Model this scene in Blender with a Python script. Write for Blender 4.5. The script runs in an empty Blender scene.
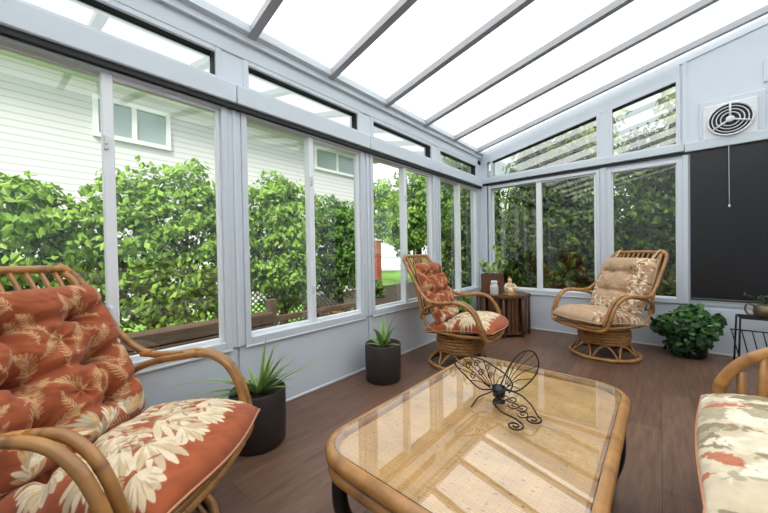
import bpy, math, random
import numpy as np
from mathutils import Vector, Matrix

random.seed(7)
rng = np.random.default_rng(11)
C = bpy.context.scene.collection
PI = math.pi
H = 1.05                     # eye height
LX, BY = -2.006, 4.424       # glass planes of the left and the back wall
EAVE, SLOPE = 2.475, 0.2304


def srgb(r, g, b):
    def f(c):
        c /= 255.0
        return c / 12.92 if c <= 0.04045 else ((c + 0.055) / 1.055) ** 2.4
    return (f(r), f(g), f(b))


# ------------------------------------------------------------------ materials
def new_mat(name):
    m = bpy.data.materials.new(name)
    m.use_nodes = True
    nt = m.node_tree
    nt.nodes.clear()
    out = nt.nodes.new('ShaderNodeOutputMaterial')
    return m, nt, out


def principled(name, col, rough=0.5, metal=0.0, noise=0.0, nscale=8.0, bump=0.0, bscale=60.0, attr=False, spec=0.5,
               coat=0.0, sheen=0.0, translucent=0.0, stretch=None):
    m, nt, out = new_mat(name)
    N, L = nt.nodes, nt.links
    p = N.new('ShaderNodeBsdfPrincipled')
    p.inputs['Roughness'].default_value = rough
    p.inputs['Metallic'].default_value = metal
    p.inputs['Specular IOR Level'].default_value = spec
    p.inputs['Coat Weight'].default_value = coat
    p.inputs['Sheen Weight'].default_value = sheen
    tc = N.new('ShaderNodeTexCoord')
    vec = tc.outputs['Object']
    if stretch:
        mp = N.new('ShaderNodeMapping')
        mp.inputs['Scale'].default_value = stretch
        L.new(vec, mp.inputs['Vector'])
        vec = mp.outputs['Vector']
    src = None
    if attr:
        a = N.new('ShaderNodeAttribute')
        a.attribute_name = 'Col'
        src = a.outputs['Color']
        if col is not None:
            mx = N.new('ShaderNodeMix')
            mx.data_type = 'RGBA'
            mx.blend_type = 'MULTIPLY'
            mx.inputs['Factor'].default_value = 1.0
            L.new(src, mx.inputs['A'])
            mx.inputs['B'].default_value = (*col, 1)
            src = mx.outputs['Result']
    if noise > 0:
        n = N.new('ShaderNodeTexNoise')
        n.inputs['Scale'].default_value = nscale
        n.inputs['Detail'].default_value = 4
        L.new(vec, n.inputs['Vector'])
        mr = N.new('ShaderNodeMapRange')
        mr.inputs['From Min'].default_value = 0.25
        mr.inputs['From Max'].default_value = 0.75
        mr.inputs['To Min'].default_value = 1 - noise
        mr.inputs['To Max'].default_value = 1 + noise
        L.new(n.outputs['Fac'], mr.inputs['Value'])
        vm = N.new('ShaderNodeVectorMath')
        vm.operation = 'SCALE'
        if src is not None:
            L.new(src, vm.inputs[0])
        else:
            vm.inputs[0].default_value = col
        L.new(mr.outputs['Result'], vm.inputs['Scale'])
        src = vm.outputs['Vector']
    if src is not None:
        L.new(src, p.inputs['Base Color'])
    else:
        p.inputs['Base Color'].default_value = (*col, 1)
    if bump > 0:
        n2 = N.new('ShaderNodeTexNoise')
        n2.inputs['Scale'].default_value = bscale
        n2.inputs['Detail'].default_value = 3
        L.new(vec, n2.inputs['Vector'])
        b = N.new('ShaderNodeBump')
        b.inputs['Strength'].default_value = bump
        b.inputs['Distance'].default_value = 0.01
        L.new(n2.outputs['Fac'], b.inputs['Height'])
        L.new(b.outputs['Normal'], p.inputs['Normal'])
    if translucent > 0:
        t = N.new('ShaderNodeBsdfTranslucent')
        if src is not None:
            L.new(src, t.inputs['Color'])
        else:
            t.inputs['Color'].default_value = (*col, 1)
        ms = N.new('ShaderNodeMixShader')
        ms.inputs['Fac'].default_value = translucent
        L.new(p.outputs[0], ms.inputs[1])
        L.new(t.outputs[0], ms.inputs[2])
        L.new(ms.outputs[0], out.inputs['Surface'])
    else:
        L.new(p.outputs[0], out.inputs['Surface'])
    return m


def glass_mat(name, tint=(0.93, 0.97, 0.95), f0=0.07, rough=0.0, gain=0.9):
    """thin pane: see-through, with an angle dependent mirror on top"""
    m, nt, out = new_mat(name)
    N, L = nt.nodes, nt.links
    lw = N.new('ShaderNodeLayerWeight')
    lw.inputs['Blend'].default_value = 0.5
    pw = N.new('ShaderNodeMath')
    pw.operation = 'POWER'
    L.new(lw.outputs['Facing'], pw.inputs[0])
    pw.inputs[1].default_value = 4.0
    ma = N.new('ShaderNodeMath')
    ma.operation = 'MULTIPLY_ADD'
    ma.use_clamp = True
    L.new(pw.outputs[0], ma.inputs[0])
    ma.inputs[1].default_value = gain
    ma.inputs[2].default_value = f0
    t = N.new('ShaderNodeBsdfTransparent')
    t.inputs['Color'].default_value = (*tint, 1)
    g = N.new('ShaderNodeBsdfGlossy')
    g.inputs['Roughness'].default_value = rough
    ms = N.new('ShaderNodeMixShader')
    L.new(ma.outputs[0], ms.inputs['Fac'])
    L.new(t.outputs[0], ms.inputs[1])
    L.new(g.outputs[0], ms.inputs[2])
    L.new(ms.outputs[0], out.inputs['Surface'])
    return m


def floor_mat():
    m, nt, out = new_mat('floor_planks')
    N, L = nt.nodes, nt.links
    tc = N.new('ShaderNodeTexCoord')
    mp = N.new('ShaderNodeMapping')
    mp.inputs['Rotation'].default_value = (0, 0, PI / 2)
    L.new(tc.outputs['Object'], mp.inputs['Vector'])
    br = N.new('ShaderNodeTexBrick')
    br.inputs['Scale'].default_value = 1.0
    br.inputs['Brick Width'].default_value = 1.2
    br.inputs['Row Height'].default_value = 0.15
    br.inputs['Mortar Size'].default_value = 0.0012
    br.inputs['Color1'].default_value = (*srgb(116, 88, 73), 1)
    br.inputs['Color2'].default_value = (*srgb(102, 76, 62), 1)
    br.inputs['Mortar'].default_value = (*srgb(70, 52, 44), 1)
    L.new(mp.outputs[0], br.inputs['Vector'])
    m2 = N.new('ShaderNodeMapping')
    m2.inputs['Scale'].default_value = (14, 1.2, 1)
    L.new(tc.outputs['Object'], m2.inputs['Vector'])
    n = N.new('ShaderNodeTexNoise')
    n.inputs['Scale'].default_value = 3.0
    n.inputs['Detail'].default_value = 6
    n.inputs['Roughness'].default_value = 0.65
    L.new(m2.outputs[0], n.inputs['Vector'])
    mr = N.new('ShaderNodeMapRange')
    mr.inputs['From Min'].default_value = 0.3
    mr.inputs['From Max'].default_value = 0.7
    mr.inputs['To Min'].default_value = 0.68
    mr.inputs['To Max'].default_value = 1.3
    L.new(n.outputs['Fac'], mr.inputs['Value'])
    vm = N.new('ShaderNodeVectorMath')
    vm.operation = 'SCALE'
    L.new(br.outputs['Color'], vm.inputs[0])
    L.new(mr.outputs[0], vm.inputs['Scale'])
    p = N.new('ShaderNodeBsdfPrincipled')
    L.new(vm.outputs[0], p.inputs['Base Color'])
    p.inputs['Roughness'].default_value = 0.42
    p.inputs['Specular IOR Level'].default_value = 0.35
    b = N.new('ShaderNodeBump')
    b.inputs['Strength'].default_value = 0.12
    b.inputs['Distance'].default_value = 0.004
    L.new(n.outputs['Fac'], b.inputs['Height'])
    L.new(b.outputs[0], p.inputs['Normal'])
    L.new(p.outputs[0], out.inputs['Surface'])
    return m


def roof_mat():
    m, nt, out = new_mat('opal_roof_sheet')
    N, L = nt.nodes, nt.links
    t = N.new('ShaderNodeBsdfTranslucent')
    t.inputs['Color'].default_value = (0.93, 0.95, 0.98, 1)
    d = N.new('ShaderNodeBsdfDiffuse')
    d.inputs['Color'].default_value = (0.9, 0.9, 0.92, 1)
    ms = N.new('ShaderNodeMixShader')
    ms.inputs['Fac'].default_value = 0.15
    L.new(t.outputs[0], ms.inputs[1])
    L.new(d.outputs[0], ms.inputs[2])
    L.new(ms.outputs[0], out.inputs['Surface'])
    return m


def siding_mat(name, base, line, pitch):
    """horizontal lap siding drawn from world height"""
    m, nt, out = new_mat(name)
    N, L = nt.nodes, nt.links
    g = N.new('ShaderNodeNewGeometry')
    sx = N.new('ShaderNodeSeparateXYZ')
    L.new(g.outputs['Position'], sx.inputs[0])
    mu = N.new('ShaderNodeMath')
    mu.operation = 'DIVIDE'
    L.new(sx.outputs['Z'], mu.inputs[0])
    mu.inputs[1].default_value = pitch
    fr = N.new('ShaderNodeMath')
    fr.operation = 'FRACT'
    L.new(mu.outputs[0], fr.inputs[0])
    cr = N.new('ShaderNodeValToRGB')
    cr.color_ramp.elements[0].position = 0.0
    cr.color_ramp.elements[0].color = (*base, 1)
    cr.color_ramp.elements[1].position = 1.0
    cr.color_ramp.elements[1].color = (*line, 1)
    e = cr.color_ramp.elements.new(0.72)
    e.color = (*base, 1)
    e = cr.color_ramp.elements.new(0.86)
    e.color = (*line, 1)
    L.new(fr.outputs[0], cr.inputs[0])
    p = N.new('ShaderNodeBsdfPrincipled')
    p.inputs['Roughness'].default_value = 0.6
    L.new(cr.outputs[0], p.inputs['Base Color'])
    L.new(p.outputs[0], out.inputs['Surface'])
    return m


def weave_mat():
    """woven cane sheet under the table glass"""
    m, nt, out = new_mat('woven_cane')
    N, L = nt.nodes, nt.links
    tc = N.new('ShaderNodeTexCoord')
    br = N.new('ShaderNodeTexBrick')
    br.inputs['Scale'].default_value = 1.0
    br.inputs['Brick Width'].default_value = 0.05
    br.inputs['Row Height'].default_value = 0.009
    br.inputs['Mortar Size'].default_value = 0.0016
    br.inputs['Mortar Smooth'].default_value = 0.6
    br.inputs['Color1'].default_value = (*srgb(214, 170, 114), 1)
    br.inputs['Color2'].default_value = (*srgb(204, 158, 102), 1)
    br.inputs['Mortar'].default_value = (*srgb(184, 138, 86), 1)
    mp = N.new('ShaderNodeMapping')
    L.new(tc.outputs['Object'], mp.inputs['Vector'])
    L.new(mp.outputs[0], br.inputs['Vector'])
    # little dark gaps in rows
    v = N.new('ShaderNodeTexVoronoi')
    v.inputs['Scale'].default_value = 1.0
    m2 = N.new('ShaderNodeMapping')
    m2.inputs['Scale'].default_value = (27, 42, 1)
    v.inputs['Randomness'].default_value = 0.35
    L.new(tc.outputs['Object'], m2.inputs['Vector'])
    L.new(m2.outputs[0], v.inputs['Vector'])
    mr = N.new('ShaderNodeMapRange')
    mr.inputs['From Min'].default_value = 0.10
    mr.inputs['From Max'].default_value = 0.17
    mr.inputs['To Min'].default_value = 0.35
    mr.inputs['To Max'].default_value = 1.0
    L.new(v.outputs['Distance'], mr.inputs['Value'])
    n = N.new('ShaderNodeTexNoise')
    n.inputs['Scale'].default_value = 9.0
    n.inputs['Detail'].default_value = 4
    L.new(tc.outputs['Object'], n.inputs['Vector'])
    m3 = N.new('ShaderNodeMapRange')
    m3.inputs['From Min'].default_value = 0.3
    m3.inputs['From Max'].default_value = 0.7
    m3.inputs['To Min'].default_value = 0.85
    m3.inputs['To Max'].default_value = 1.2
    L.new(n.outputs['Fac'], m3.inputs['Value'])
    mm = N.new('ShaderNodeMath')
    mm.operation = 'MULTIPLY'
    L.new(mr.outputs[0], mm.inputs[0])
    L.new(m3.outputs[0], mm.inputs[1])
    vm = N.new('ShaderNodeVectorMath')
    vm.operation = 'SCALE'
    L.new(br.outputs['Color'], vm.inputs[0])
    L.new(mm.outputs[0], vm.inputs['Scale'])
    p = N.new('ShaderNodeBsdfPrincipled')
    p.inputs['Roughness'].default_value = 0.6
    L.new(vm.outputs[0], p.inputs['Base Color'])
    L.new(p.outputs[0], out.inputs['Surface'])
    return m


def brick_mat():
    m, nt, out = new_mat('red_brick')
    N, L = nt.nodes, nt.links
    tc = N.new('ShaderNodeTexCoord')
    mp = N.new('ShaderNodeMapping')
    mp.inputs['Rotation'].default_value = (PI / 2, 0, 0)
    L.new(tc.outputs['Object'], mp.inputs['Vector'])
    br = N.new('ShaderNodeTexBrick')
    br.inputs['Scale'].default_value = 1.0
    br.inputs['Brick Width'].default_value = 0.22
    br.inputs['Row Height'].default_value = 0.075
    br.inputs['Mortar Size'].default_value = 0.008
    br.inputs['Color1'].default_value = (*srgb(160, 72, 48), 1)
    br.inputs['Color2'].default_value = (*srgb(132, 56, 40), 1)
    br.inputs['Mortar'].default_value = (*srgb(150, 130, 115), 1)
    L.new(mp.outputs[0], br.inputs['Vector'])
    p = N.new('ShaderNodeBsdfPrincipled')
    p.inputs['Roughness'].default_value = 0.9
    L.new(br.outputs['Color'], p.inputs['Base Color'])
    L.new(p.outputs[0], out.inputs['Surface'])
    return m


M = {}
M['wall'] = principled('wall_panel', srgb(210, 219, 228), 0.45, noise=0.03, nscale=3)
M['frame'] = principled('vinyl_frame', srgb(208, 215, 224), 0.35, noise=0.02, nscale=5)
M['sash'] = principled('white_sash', srgb(236, 240, 244), 0.35, noise=0.02, nscale=5)
M['beam'] = principled('painted_beam', srgb(204, 214, 222), 0.4, noise=0.02, nscale=5)
M['rafter'] = principled('rafter_aluminium', srgb(166, 168, 172), 0.5, noise=0.03, nscale=5)
M['gasket_and_shade'] = principled('dark_gasket_and_shade', srgb(28, 33, 36), 0.6, noise=0.1, nscale=10)  # glazing beads, plus the dark strips that paint shade under the beams
M['floor'] = floor_mat()
M['roof'] = roof_mat()
M['glass'] = glass_mat('window_glass', tint=(.95, .965, .96), f0=.10)
M['glass_transom'] = glass_mat('transom_glass', tint=(.52, .57, .55), f0=.30)
M['glass_back'] = glass_mat('window_glass_dark', tint=(0.72, 0.79, 0.68), f0=0.10)
M['glass_top'] = glass_mat('table_glass', tint=(0.95, 0.97, 0.95), f0=0.15, gain=.9)
M['rattan'] = principled('rattan', None, 0.36, noise=0.22, nscale=22, attr=True, coat=0.35)
M['rattan_dark'] = principled('dark_rattan', srgb(104, 68, 38), 0.4, noise=0.3, nscale=25, coat=0.25)
M['binding'] = principled('cane_binding', srgb(190, 132, 70), 0.45, noise=0.25, nscale=60)
M['fabric'] = principled('printed_fabric', None, 0.85, noise=0.10, nscale=30, bump=0.12, bscale=500, attr=True, sheen=0.15, spec=0.2)
M['piping_rust'] = principled('rust_piping', srgb(198, 138, 104), 0.8, noise=0.1, nscale=40)
M['piping_tan'] = principled('tan_piping', srgb(200, 172, 140), 0.8, noise=0.1, nscale=40)
M['black_metal'] = principled('black_iron', srgb(34, 32, 32), 0.45, metal=0.4, noise=0.2, nscale=30)
M['bronze_wire'] = principled('dark_bronze_wire', srgb(48, 38, 32), 0.4, metal=0.6, noise=0.2, nscale=30)
M['black_wood'] = principled('black_stained_wood', srgb(30, 26, 25), 0.35, noise=0.2, nscale=14)
M['pot'] = principled('dark_brown_pot', srgb(52, 43, 40), 0.55, noise=0.12, nscale=20, bump=0.1, bscale=120)
M['soil'] = principled('potting_soil', srgb(52, 40, 32), 0.95, noise=0.4, nscale=60, bump=0.6, bscale=90)
M['strap'] = principled('strap_leaf', None, 0.42, noise=0.15, nscale=14, attr=True, translucent=0.12)
M['leaf'] = principled('garden_leaf', None, 0.5, attr=True, noise=0.12, nscale=6, translucent=0.3, spec=0.35)
M['houseleaf'] = principled('house_leaf', None, 0.45, attr=True, noise=0.15, nscale=20, translucent=0.1, spec=0.4)
M['bark'] = principled('bark', srgb(78, 64, 52), 0.9, noise=0.3, nscale=9, bump=0.5, bscale=20)
M['dark_wood'] = principled('dark_stained_wood', srgb(94, 64, 44), 0.5, noise=0.28, nscale=6, stretch=(12, 12, 1))
M['planter'] = principled('planter_wood', srgb(104, 64, 42), 0.6, noise=0.3, nscale=5, stretch=(3, 3, 14))
M['timber'] = principled('weathered_timber', srgb(92, 74, 60), 0.85, noise=0.35, nscale=4, stretch=(3, 1, 14), bump=0.4, bscale=10)
M['lawn'] = principled('lawn_grass', srgb(112, 156, 62), 0.9, noise=0.35, nscale=1.6, bump=0.5, bscale=40)
M['concrete'] = principled('pale_concrete', srgb(224, 222, 214), 0.9, noise=0.06, nscale=2)
M['siding'] = siding_mat('lap_siding', srgb(218, 218, 217), srgb(190, 193, 191), 0.135)
M['white_paint'] = principled('white_paint', srgb(240, 243, 240), 0.5, noise=0.03, nscale=4)
M['lattice'] = principled('weathered_lattice', srgb(150, 152, 134), .8, noise=.1, nscale=6)
M['shingle'] = principled('roof_shingle', srgb(120, 116, 112), 0.9, noise=0.25, nscale=5)
M['house_pane'] = principled('house_window_pane', srgb(150, 168, 165), 0.08, noise=0.1, nscale=1.2, spec=0.8)
M['brick'] = brick_mat()
M['stone'] = principled('pale_stone', srgb(196, 186, 168), 0.9, noise=0.2, nscale=8, bump=0.5, bscale=12)
M['blind'] = principled('black_blind', srgb(28, 29, 32), 0.34, noise=0.08, nscale=40, bump=0.05, bscale=300)
M['blind_bar'] = principled('blind_bar', srgb(60, 62, 68), 0.35, noise=0.05, nscale=10)
M['plastic'] = principled('white_plastic', srgb(222, 226, 230), 0.35, noise=0.02, nscale=10)
M['dark_void'] = principled('dark_fan_interior', srgb(40, 42, 46), 0.7, noise=0.2, nscale=20)
M['cord'] = principled('pale_cord', srgb(200, 200, 196), 0.7, noise=0.1, nscale=50)
M['weave'] = weave_mat()
M['jar_glass'] = principled('frosted_jar', srgb(214, 212, 204), 0.2, noise=0.1, nscale=30, spec=0.7)
M['ceramic'] = principled('cream_ceramic', srgb(226, 204, 166), 0.35, noise=0.18, nscale=25)
M['gold'] = principled('antique_gold', srgb(190, 146, 84), 0.4, metal=0.6, noise=0.2, nscale=30)
M['bronze_pot'] = principled('tarnished_bronze', srgb(118, 104, 78), 0.42, metal=0.55, noise=0.3, nscale=16)
M['candle'] = principled('candle_cup', srgb(26, 26, 28), 0.2, noise=0.1, nscale=20)
M['plain_wall'] = principled('plain_wall', srgb(196, 204, 212), 0.7, noise=0.03, nscale=2)


# ------------------------------------------------------------------ mesh builder
def catmull(P, res=6, closed=False):
    P = [Vector(p) for p in P]
    n = len(P)
    if n < 3:
        return P
    out = []
    segs = n if closed else n - 1
    for i in range(segs):
        if closed:
            a, b, c, d = P[(i - 1) % n], P[i], P[(i + 1) % n], P[(i + 2) % n]
        else:
            b, c = P[i], P[i + 1]
            a = P[i - 1] if i > 0 else b * 2 - c
            d = P[i + 2] if i + 2 < n else c * 2 - b
        for k in range(res):
            t = k / res
            out.append(0.5 * ((2 * b) + (c - a) * t + (2 * a - 5 * b + 4 * c - d) * t * t + (3 * b - a - 3 * c + d) * t ** 3))
    if not closed:
        out.append(P[-1])
    return out


RAT_A, RAT_B, RAT_N = srgb(182, 130, 70), srgb(140, 94, 48), srgb(84, 54, 28)


class MB:
    def __init__(s):
        s.v, s.f, s.c, s.sm = [], [], [], []

    def add(s, vs, fs, col=(1, 1, 1), smooth=False):
        o = len(s.v)
        s.v += [tuple(p) for p in vs]
        if isinstance(col, list):
            s.c += col
        else:
            s.c += [col] * len(vs)
        s.f += [tuple(i + o for i in f) for f in fs]
        s.sm += [smooth] * len(fs)

    def box(s, x0, x1, y0, y1, z0, z1, bev=0.0, col=(1, 1, 1)):
        x0, x1 = min(x0, x1), max(x0, x1)
        y0, y1 = min(y0, y1), max(y0, y1)
        z0, z1 = min(z0, z1), max(z0, z1)
        b = min(bev, (x1 - x0) * .45, (y1 - y0) * .45, (z1 - z0) * .45)
        if b <= 0:
            vs = [(x0, y0, z0), (x1, y0, z0), (x1, y1, z0), (x0, y1, z0), (x0, y0, z1), (x1, y0, z1), (x1, y1, z1), (x0, y1, z1)]
            fs = [(3, 2, 1, 0), (4, 5, 6, 7), (0, 1, 5, 4), (1, 2, 6, 5), (2, 3, 7, 6), (3, 0, 4, 7)]
            s.add(vs, fs, col)
            return
        # chamfered box: 24 verts
        vs, idx = [], {}
        X, Y, Z = (x0, x1), (y0, y1), (z0, z1)
        sg = (1, -1)
        for i in (0, 1):
            for j in (0, 1):
                for k in (0, 1):
                    for ax in range(3):
                        p = [X[i] + sg[i] * b, Y[j] + sg[j] * b, Z[k] + sg[k] * b]
                        p[ax] = (X, Y, Z)[ax][(i, j, k)[ax]]
                        idx[(i, j, k, ax)] = len(vs)
                        vs.append(tuple(p))
        fs = []
        for ax in range(3):
            o = [a for a in range(3) if a != ax]
            for side in (0, 1):
                q = []
                for (a, bb) in ((0, 0), (1, 0), (1, 1), (0, 1)):
                    t = [0, 0, 0]
                    t[ax], t[o[0]], t[o[1]] = side, a, bb
                    q.append(idx[(*t, ax)])
                fs.append(tuple(q))
        for ax in range(3):       # edges along ax
            o = [a for a in range(3) if a != ax]
            for a in (0, 1):
                for bb in (0, 1):
                    t0, t1 = [0, 0, 0], [0, 0, 0]
                    t0[ax], t1[ax] = 0, 1
                    for t in (t0, t1):
                        t[o[0]], t[o[1]] = a, bb
                    fs.append((idx[(*t0, o[0])], idx[(*t1, o[0])], idx[(*t1, o[1])], idx[(*t0, o[1])]))
        for i in (0, 1):
            for j in (0, 1):
                for k in (0, 1):
                    fs.append((idx[(i, j, k, 0)], idx[(i, j, k, 1)], idx[(i, j, k, 2)]))
        s.add(vs, fs, col)

    def tube(s, P, r, n=10, res=6, closed=False, rattan=False, caps=True, smooth=True, flat=1.0):
        Q = catmull(P, res, closed) if (len(P) > 2 and res > 1) else [Vector(p) for p in P]
        m = len(Q)
        if callable(r):
            R = [r(i / (m - 1)) for i in range(m)]
        elif isinstance(r, (list, tuple)):
            R = [float(np.interp(i / (m - 1), np.linspace(0, 1, len(r)), r)) for i in range(m)]
        else:
            R = [r] * m
        T = []
        for i in range(m):
            if closed:
                t = Q[(i + 1) % m] - Q[i - 1]
            else:
                t = Q[min(i + 1, m - 1)] - Q[max(i - 1, 0)]
            T.append(t.normalized() if t.length > 1e-9 else Vector((0, 0, 1)))
        ref = Vector((0, 0, 1)) if abs(T[0].z) < 0.9 else Vector((1, 0, 0))
        nrm = (ref - T[0] * ref.dot(T[0])).normalized()
        vs, cs = [], []
        L = 0.0
        off = random.random()
        base = random.random()
        for i in range(m):
            if i:
                L += (Q[i] - Q[i - 1]).length
                nrm = (nrm - T[i] * nrm.dot(T[i]))
                nrm = nrm.normalized() if nrm.length > 1e-6 else T[i].orthogonal().normalized()
            bn = T[i].cross(nrm)
            if rattan:
                ph = (L / 0.17 + off) % 1.0
                node = math.exp(-((ph - .5) / .045) ** 2)
                k = 0.35 + 0.5 * base + 0.15 * math.sin(L * 31 + off * 9)
                col = tuple((RAT_A[q] * k + RAT_B[q] * (1 - k)) * (1 - .55 * node) + RAT_N[q] * .55 * node for q in range(3))
                rr = R[i] * (1 + 0.06 * node)
            else:
                col, rr = (1, 1, 1), R[i]
            for j in range(n):
                a = 2 * PI * j / n
                vs.append(Q[i] + nrm * (math.cos(a) * rr * flat) + bn * (math.sin(a) * rr))
                cs.append(col)
        fs = []
        for i in range(m if closed else m - 1):
            i2 = (i + 1) % m
            for j in range(n):
                j2 = (j + 1) % n
                fs.append((i * n + j, i * n + j2, i2 * n + j2, i2 * n + j))
        s.add(vs, fs, cs, smooth)
        if caps and not closed:
            o = len(s.v) - len(vs)
            s.f.append(tuple(o + j for j in reversed(range(n))))
            s.f.append(tuple(o + (m - 1) * n + j for j in range(n)))
            s.sm += [False, False]
        return s

    def lathe(s, prof, n=32, cx=0, cy=0, smooth=True, sx=1.0, sy=1.0):
        vs, fs = [], []
        for (r, z) in prof:
            for j in range(n):
                a = 2 * PI * j / n
                vs.append((cx + r * math.cos(a) * sx, cy + r * math.sin(a) * sy, z))
        for i in range(len(prof) - 1):
            for j in range(n):
                j2 = (j + 1) % n
                fs.append((i * n + j, i * n + j2, (i + 1) * n + j2, (i + 1) * n + j))
        s.add(vs, fs, smooth=smooth)
        return s

    def disc(s, r, z, n=32, cx=0, cy=0, down=False):
        vs = [(cx + r * math.cos(2 * PI * j / n), cy + r * math.sin(2 * PI * j / n), z) for j in range(n)]
        s.add(vs, [tuple(reversed(range(n))) if down else tuple(range(n))])
        return s

    def prism(s, poly, axis, a0, a1):
        """poly in the two other axes, extruded along axis ('x','y','z')"""
        def P(u, w, a):
            return {'x': (a, u, w), 'y': (u, a, w), 'z': (u, w, a)}[axis]
        n = len(poly)
        vs = [P(u, w, a0) for u, w in poly] + [P(u, w, a1) for u, w in poly]
        fs = [tuple(reversed(range(n))), tuple(range(n, 2 * n))] + [(i, (i + 1) % n, n + (i + 1) % n, n + i) for i in range(n)]
        s.add(vs, fs)
        return s

    def ball(s, c, r, nu=12, nv=8, sc=(1, 1, 1)):
        vs, fs = [], []
        for i in range(nv + 1):
            t = PI * i / nv
            for j in range(nu):
                a = 2 * PI * j / nu
                vs.append((c[0] + r * sc[0] * math.sin(t) * math.cos(a), c[1] + r * sc[1] * math.sin(t) * math.sin(a), c[2] + r * sc[2] * math.cos(t)))
        for i in range(nv):
            for j in range(nu):
                fs.append((i * nu + j, (i + 1) * nu + j, (i + 1) * nu + (j + 1) % nu, i * nu + (j + 1) % nu))
        s.add(vs, fs, smooth=True)
        return s

    def build(s, name, mat, parent=None, fix=True):
        me = bpy.data.meshes.new(name)
        me.from_pydata(s.v, [], s.f)
        if s.c:
            at = me.color_attributes.new('Col', 'FLOAT_COLOR', 'POINT')
            a = np.ones((len(s.v), 4), np.float32)
            a[:, :3] = np.array(s.c, np.float32)
            at.data.foreach_set('color', a.ravel())
        me.polygons.foreach_set('use_smooth', np.array(s.sm, bool))
        me.materials.append(mat)
        if fix:
            import bmesh
            bm = bmesh.new()
            bm.from_mesh(me)
            bmesh.ops.recalc_face_normals(bm, faces=bm.faces)
            bm.to_mesh(me)
            bm.free()
        me.update()
        o = bpy.data.objects.new(name, me)
        C.objects.link(o)
        if parent:
            o.parent = parent
        return o


def array_obj(name, V, F, col, mat, parent=None, smooth=False):
    me = bpy.data.meshes.new(name)
    V = np.asarray(V, np.float32)
    F = np.asarray(F, np.int32)
    me.vertices.add(len(V))
    me.vertices.foreach_set('co', V.ravel())
    k = F.shape[1]
    me.loops.add(F.size)
    me.loops.foreach_set('vertex_index', F.ravel())
    me.polygons.add(len(F))
    me.polygons.foreach_set('loop_start', np.arange(0, F.size, k, dtype=np.int32))
    me.polygons.foreach_set('loop_total', np.full(len(F), k, np.int32))
    me.polygons.foreach_set('use_smooth', np.full(len(F), smooth, bool))
    at = me.color_attributes.new('Col', 'FLOAT_COLOR', 'POINT')
    a = np.ones((len(V), 4), np.float32)
    a[:, :3] = col
    at.data.foreach_set('color', a.ravel())
    me.materials.append(mat)
    me.update()
    me.validate()
    o = bpy.data.objects.new(name, me)
    C.objects.link(o)
    if parent:
        o.parent = parent
    return o


def thing(name, label, cat, loc=(0, 0, 0), rz=0.0, group=None):
    o = bpy.data.objects.new(name, None)
    o.empty_display_size = 0.1
    C.objects.link(o)
    o.location = loc
    o.rotation_euler = (0, 0, rz)
    o['label'] = label
    o['category'] = cat
    if group:
        o['group'] = group
    return o


def tag(o, label, cat, group=None):
    o['label'] = label
    o['category'] = cat
    if group:
        o['group'] = group
    return o


def struct(o):
    o['kind'] = 'structure'
    return o


# ------------------------------------------------------------------ room shell
def roof_z(x):
    return EAVE + SLOPE * (x - LX)


RX, RY = 2.4, -1.55        # right (house) wall and rear wall
f = MB()
f.box(LX - .06, RX + .1, RY - .1, BY + .06, -0.08, 0.0)
struct(f.build('floor', M['floor']))

BND = [-1.48, -0.31, 0.86, 2.03, 3.20, 4.37]      # section boundaries along the left wall


def Lb(mb, a0, a1, z0, z1, n0, n1, bev=0.004):
    mb.box(LX + n0, LX + n1, a0, a1, z0, z1, bev)


def Bb(mb, a0, a1, z0, z1, n0, n1, bev=0.004):
    mb.box(a0, a1, BY - n1, BY - n0, z0, z1, bev)


w = MB()
Lb(w, RY, BY + .05, 0.0, 0.475, -.10, 0.0)                  # knee wall
for i in range(5):                                            # knee wall panels, one per bay
    Lb(w, BND[i] + .006, min(BND[i + 1] - .006, BY - .01), 0.022, 0.462, 0.0, 0.012, .003)
for b in BND[:-1]:
    Lb(w, b - .042, b + .042, 0.475, 1.98, -.09, .022)
    Lb(w, b - .012, b + .012, 0.475, 1.98, .022, .032, .003)
    Lb(w, b - .07, b + .07, 2.06, 2.36, -.09, .02)
Lb(w, BND[-1] - .06, BY + .05, 0.475, 2.36, -.09, .03)
Lb(w, RY, BY + .05, 1.95, 2.09, -.09, 0.0)
Lb(w, RY, BY + .05, 2.285, 2.44, -.09, 0.012)
struct(w.build('wall_left', M['wall']))

w = MB()
Bb(w, LX - .09, RX, 0.0, 0.475, -.10, 0.0)
Bb(w, LX, -.50, .02, .462, 0.0, .012, .003)
Bb(w, -.49, .17, .02, .462, 0.0, .012, .003)
Bb(w, .18, 1.30, .02, .44, 0.0, .012, .003)
Bb(w, LX - .09, -1.885, .475, 2.4, -.09, .02)
Bb(w, -.53, -.46, .475, 1.98, -.09, .022)
Bb(w, -.51, -.48, .475, 1.98, .022, .032, .003)
Bb(w, .165, .208, .475, 1.98, -.09, .03)
Bb(w, 1.25, RX, .475, 2.0, -.09, .02)
Bb(w, LX - .09, RX, 1.955, 2.06, -.09, 0.0)
# posts between the raked lights and the solid gable panel on the right
w.prism([(-.555, 2.05), (-.415, 2.05), (-.415, roof_z(-.415) - .02), (-.555, roof_z(-.555) - .02)], 'y', BY - .02, BY + .09)
w.prism([(.127, 2.05), (RX, 2.05), (RX, roof_z(RX) - .02), (.127, roof_z(.127) - .02)], 'y', BY - .012, BY + .09)
w.prism([(.17, 2.05), (.20, 2.05), (.20, roof_z(.2) - .06), (.17, roof_z(.17) - .06)], 'y', BY - .024, BY - .012)
w.prism([(.70, 2.52), (1.6, 2.52), (1.6, 2.9), (.70, 2.72)], 'y', BY - .03, BY - .012)
struct(w.build('wall_back', M['wall']))

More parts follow.
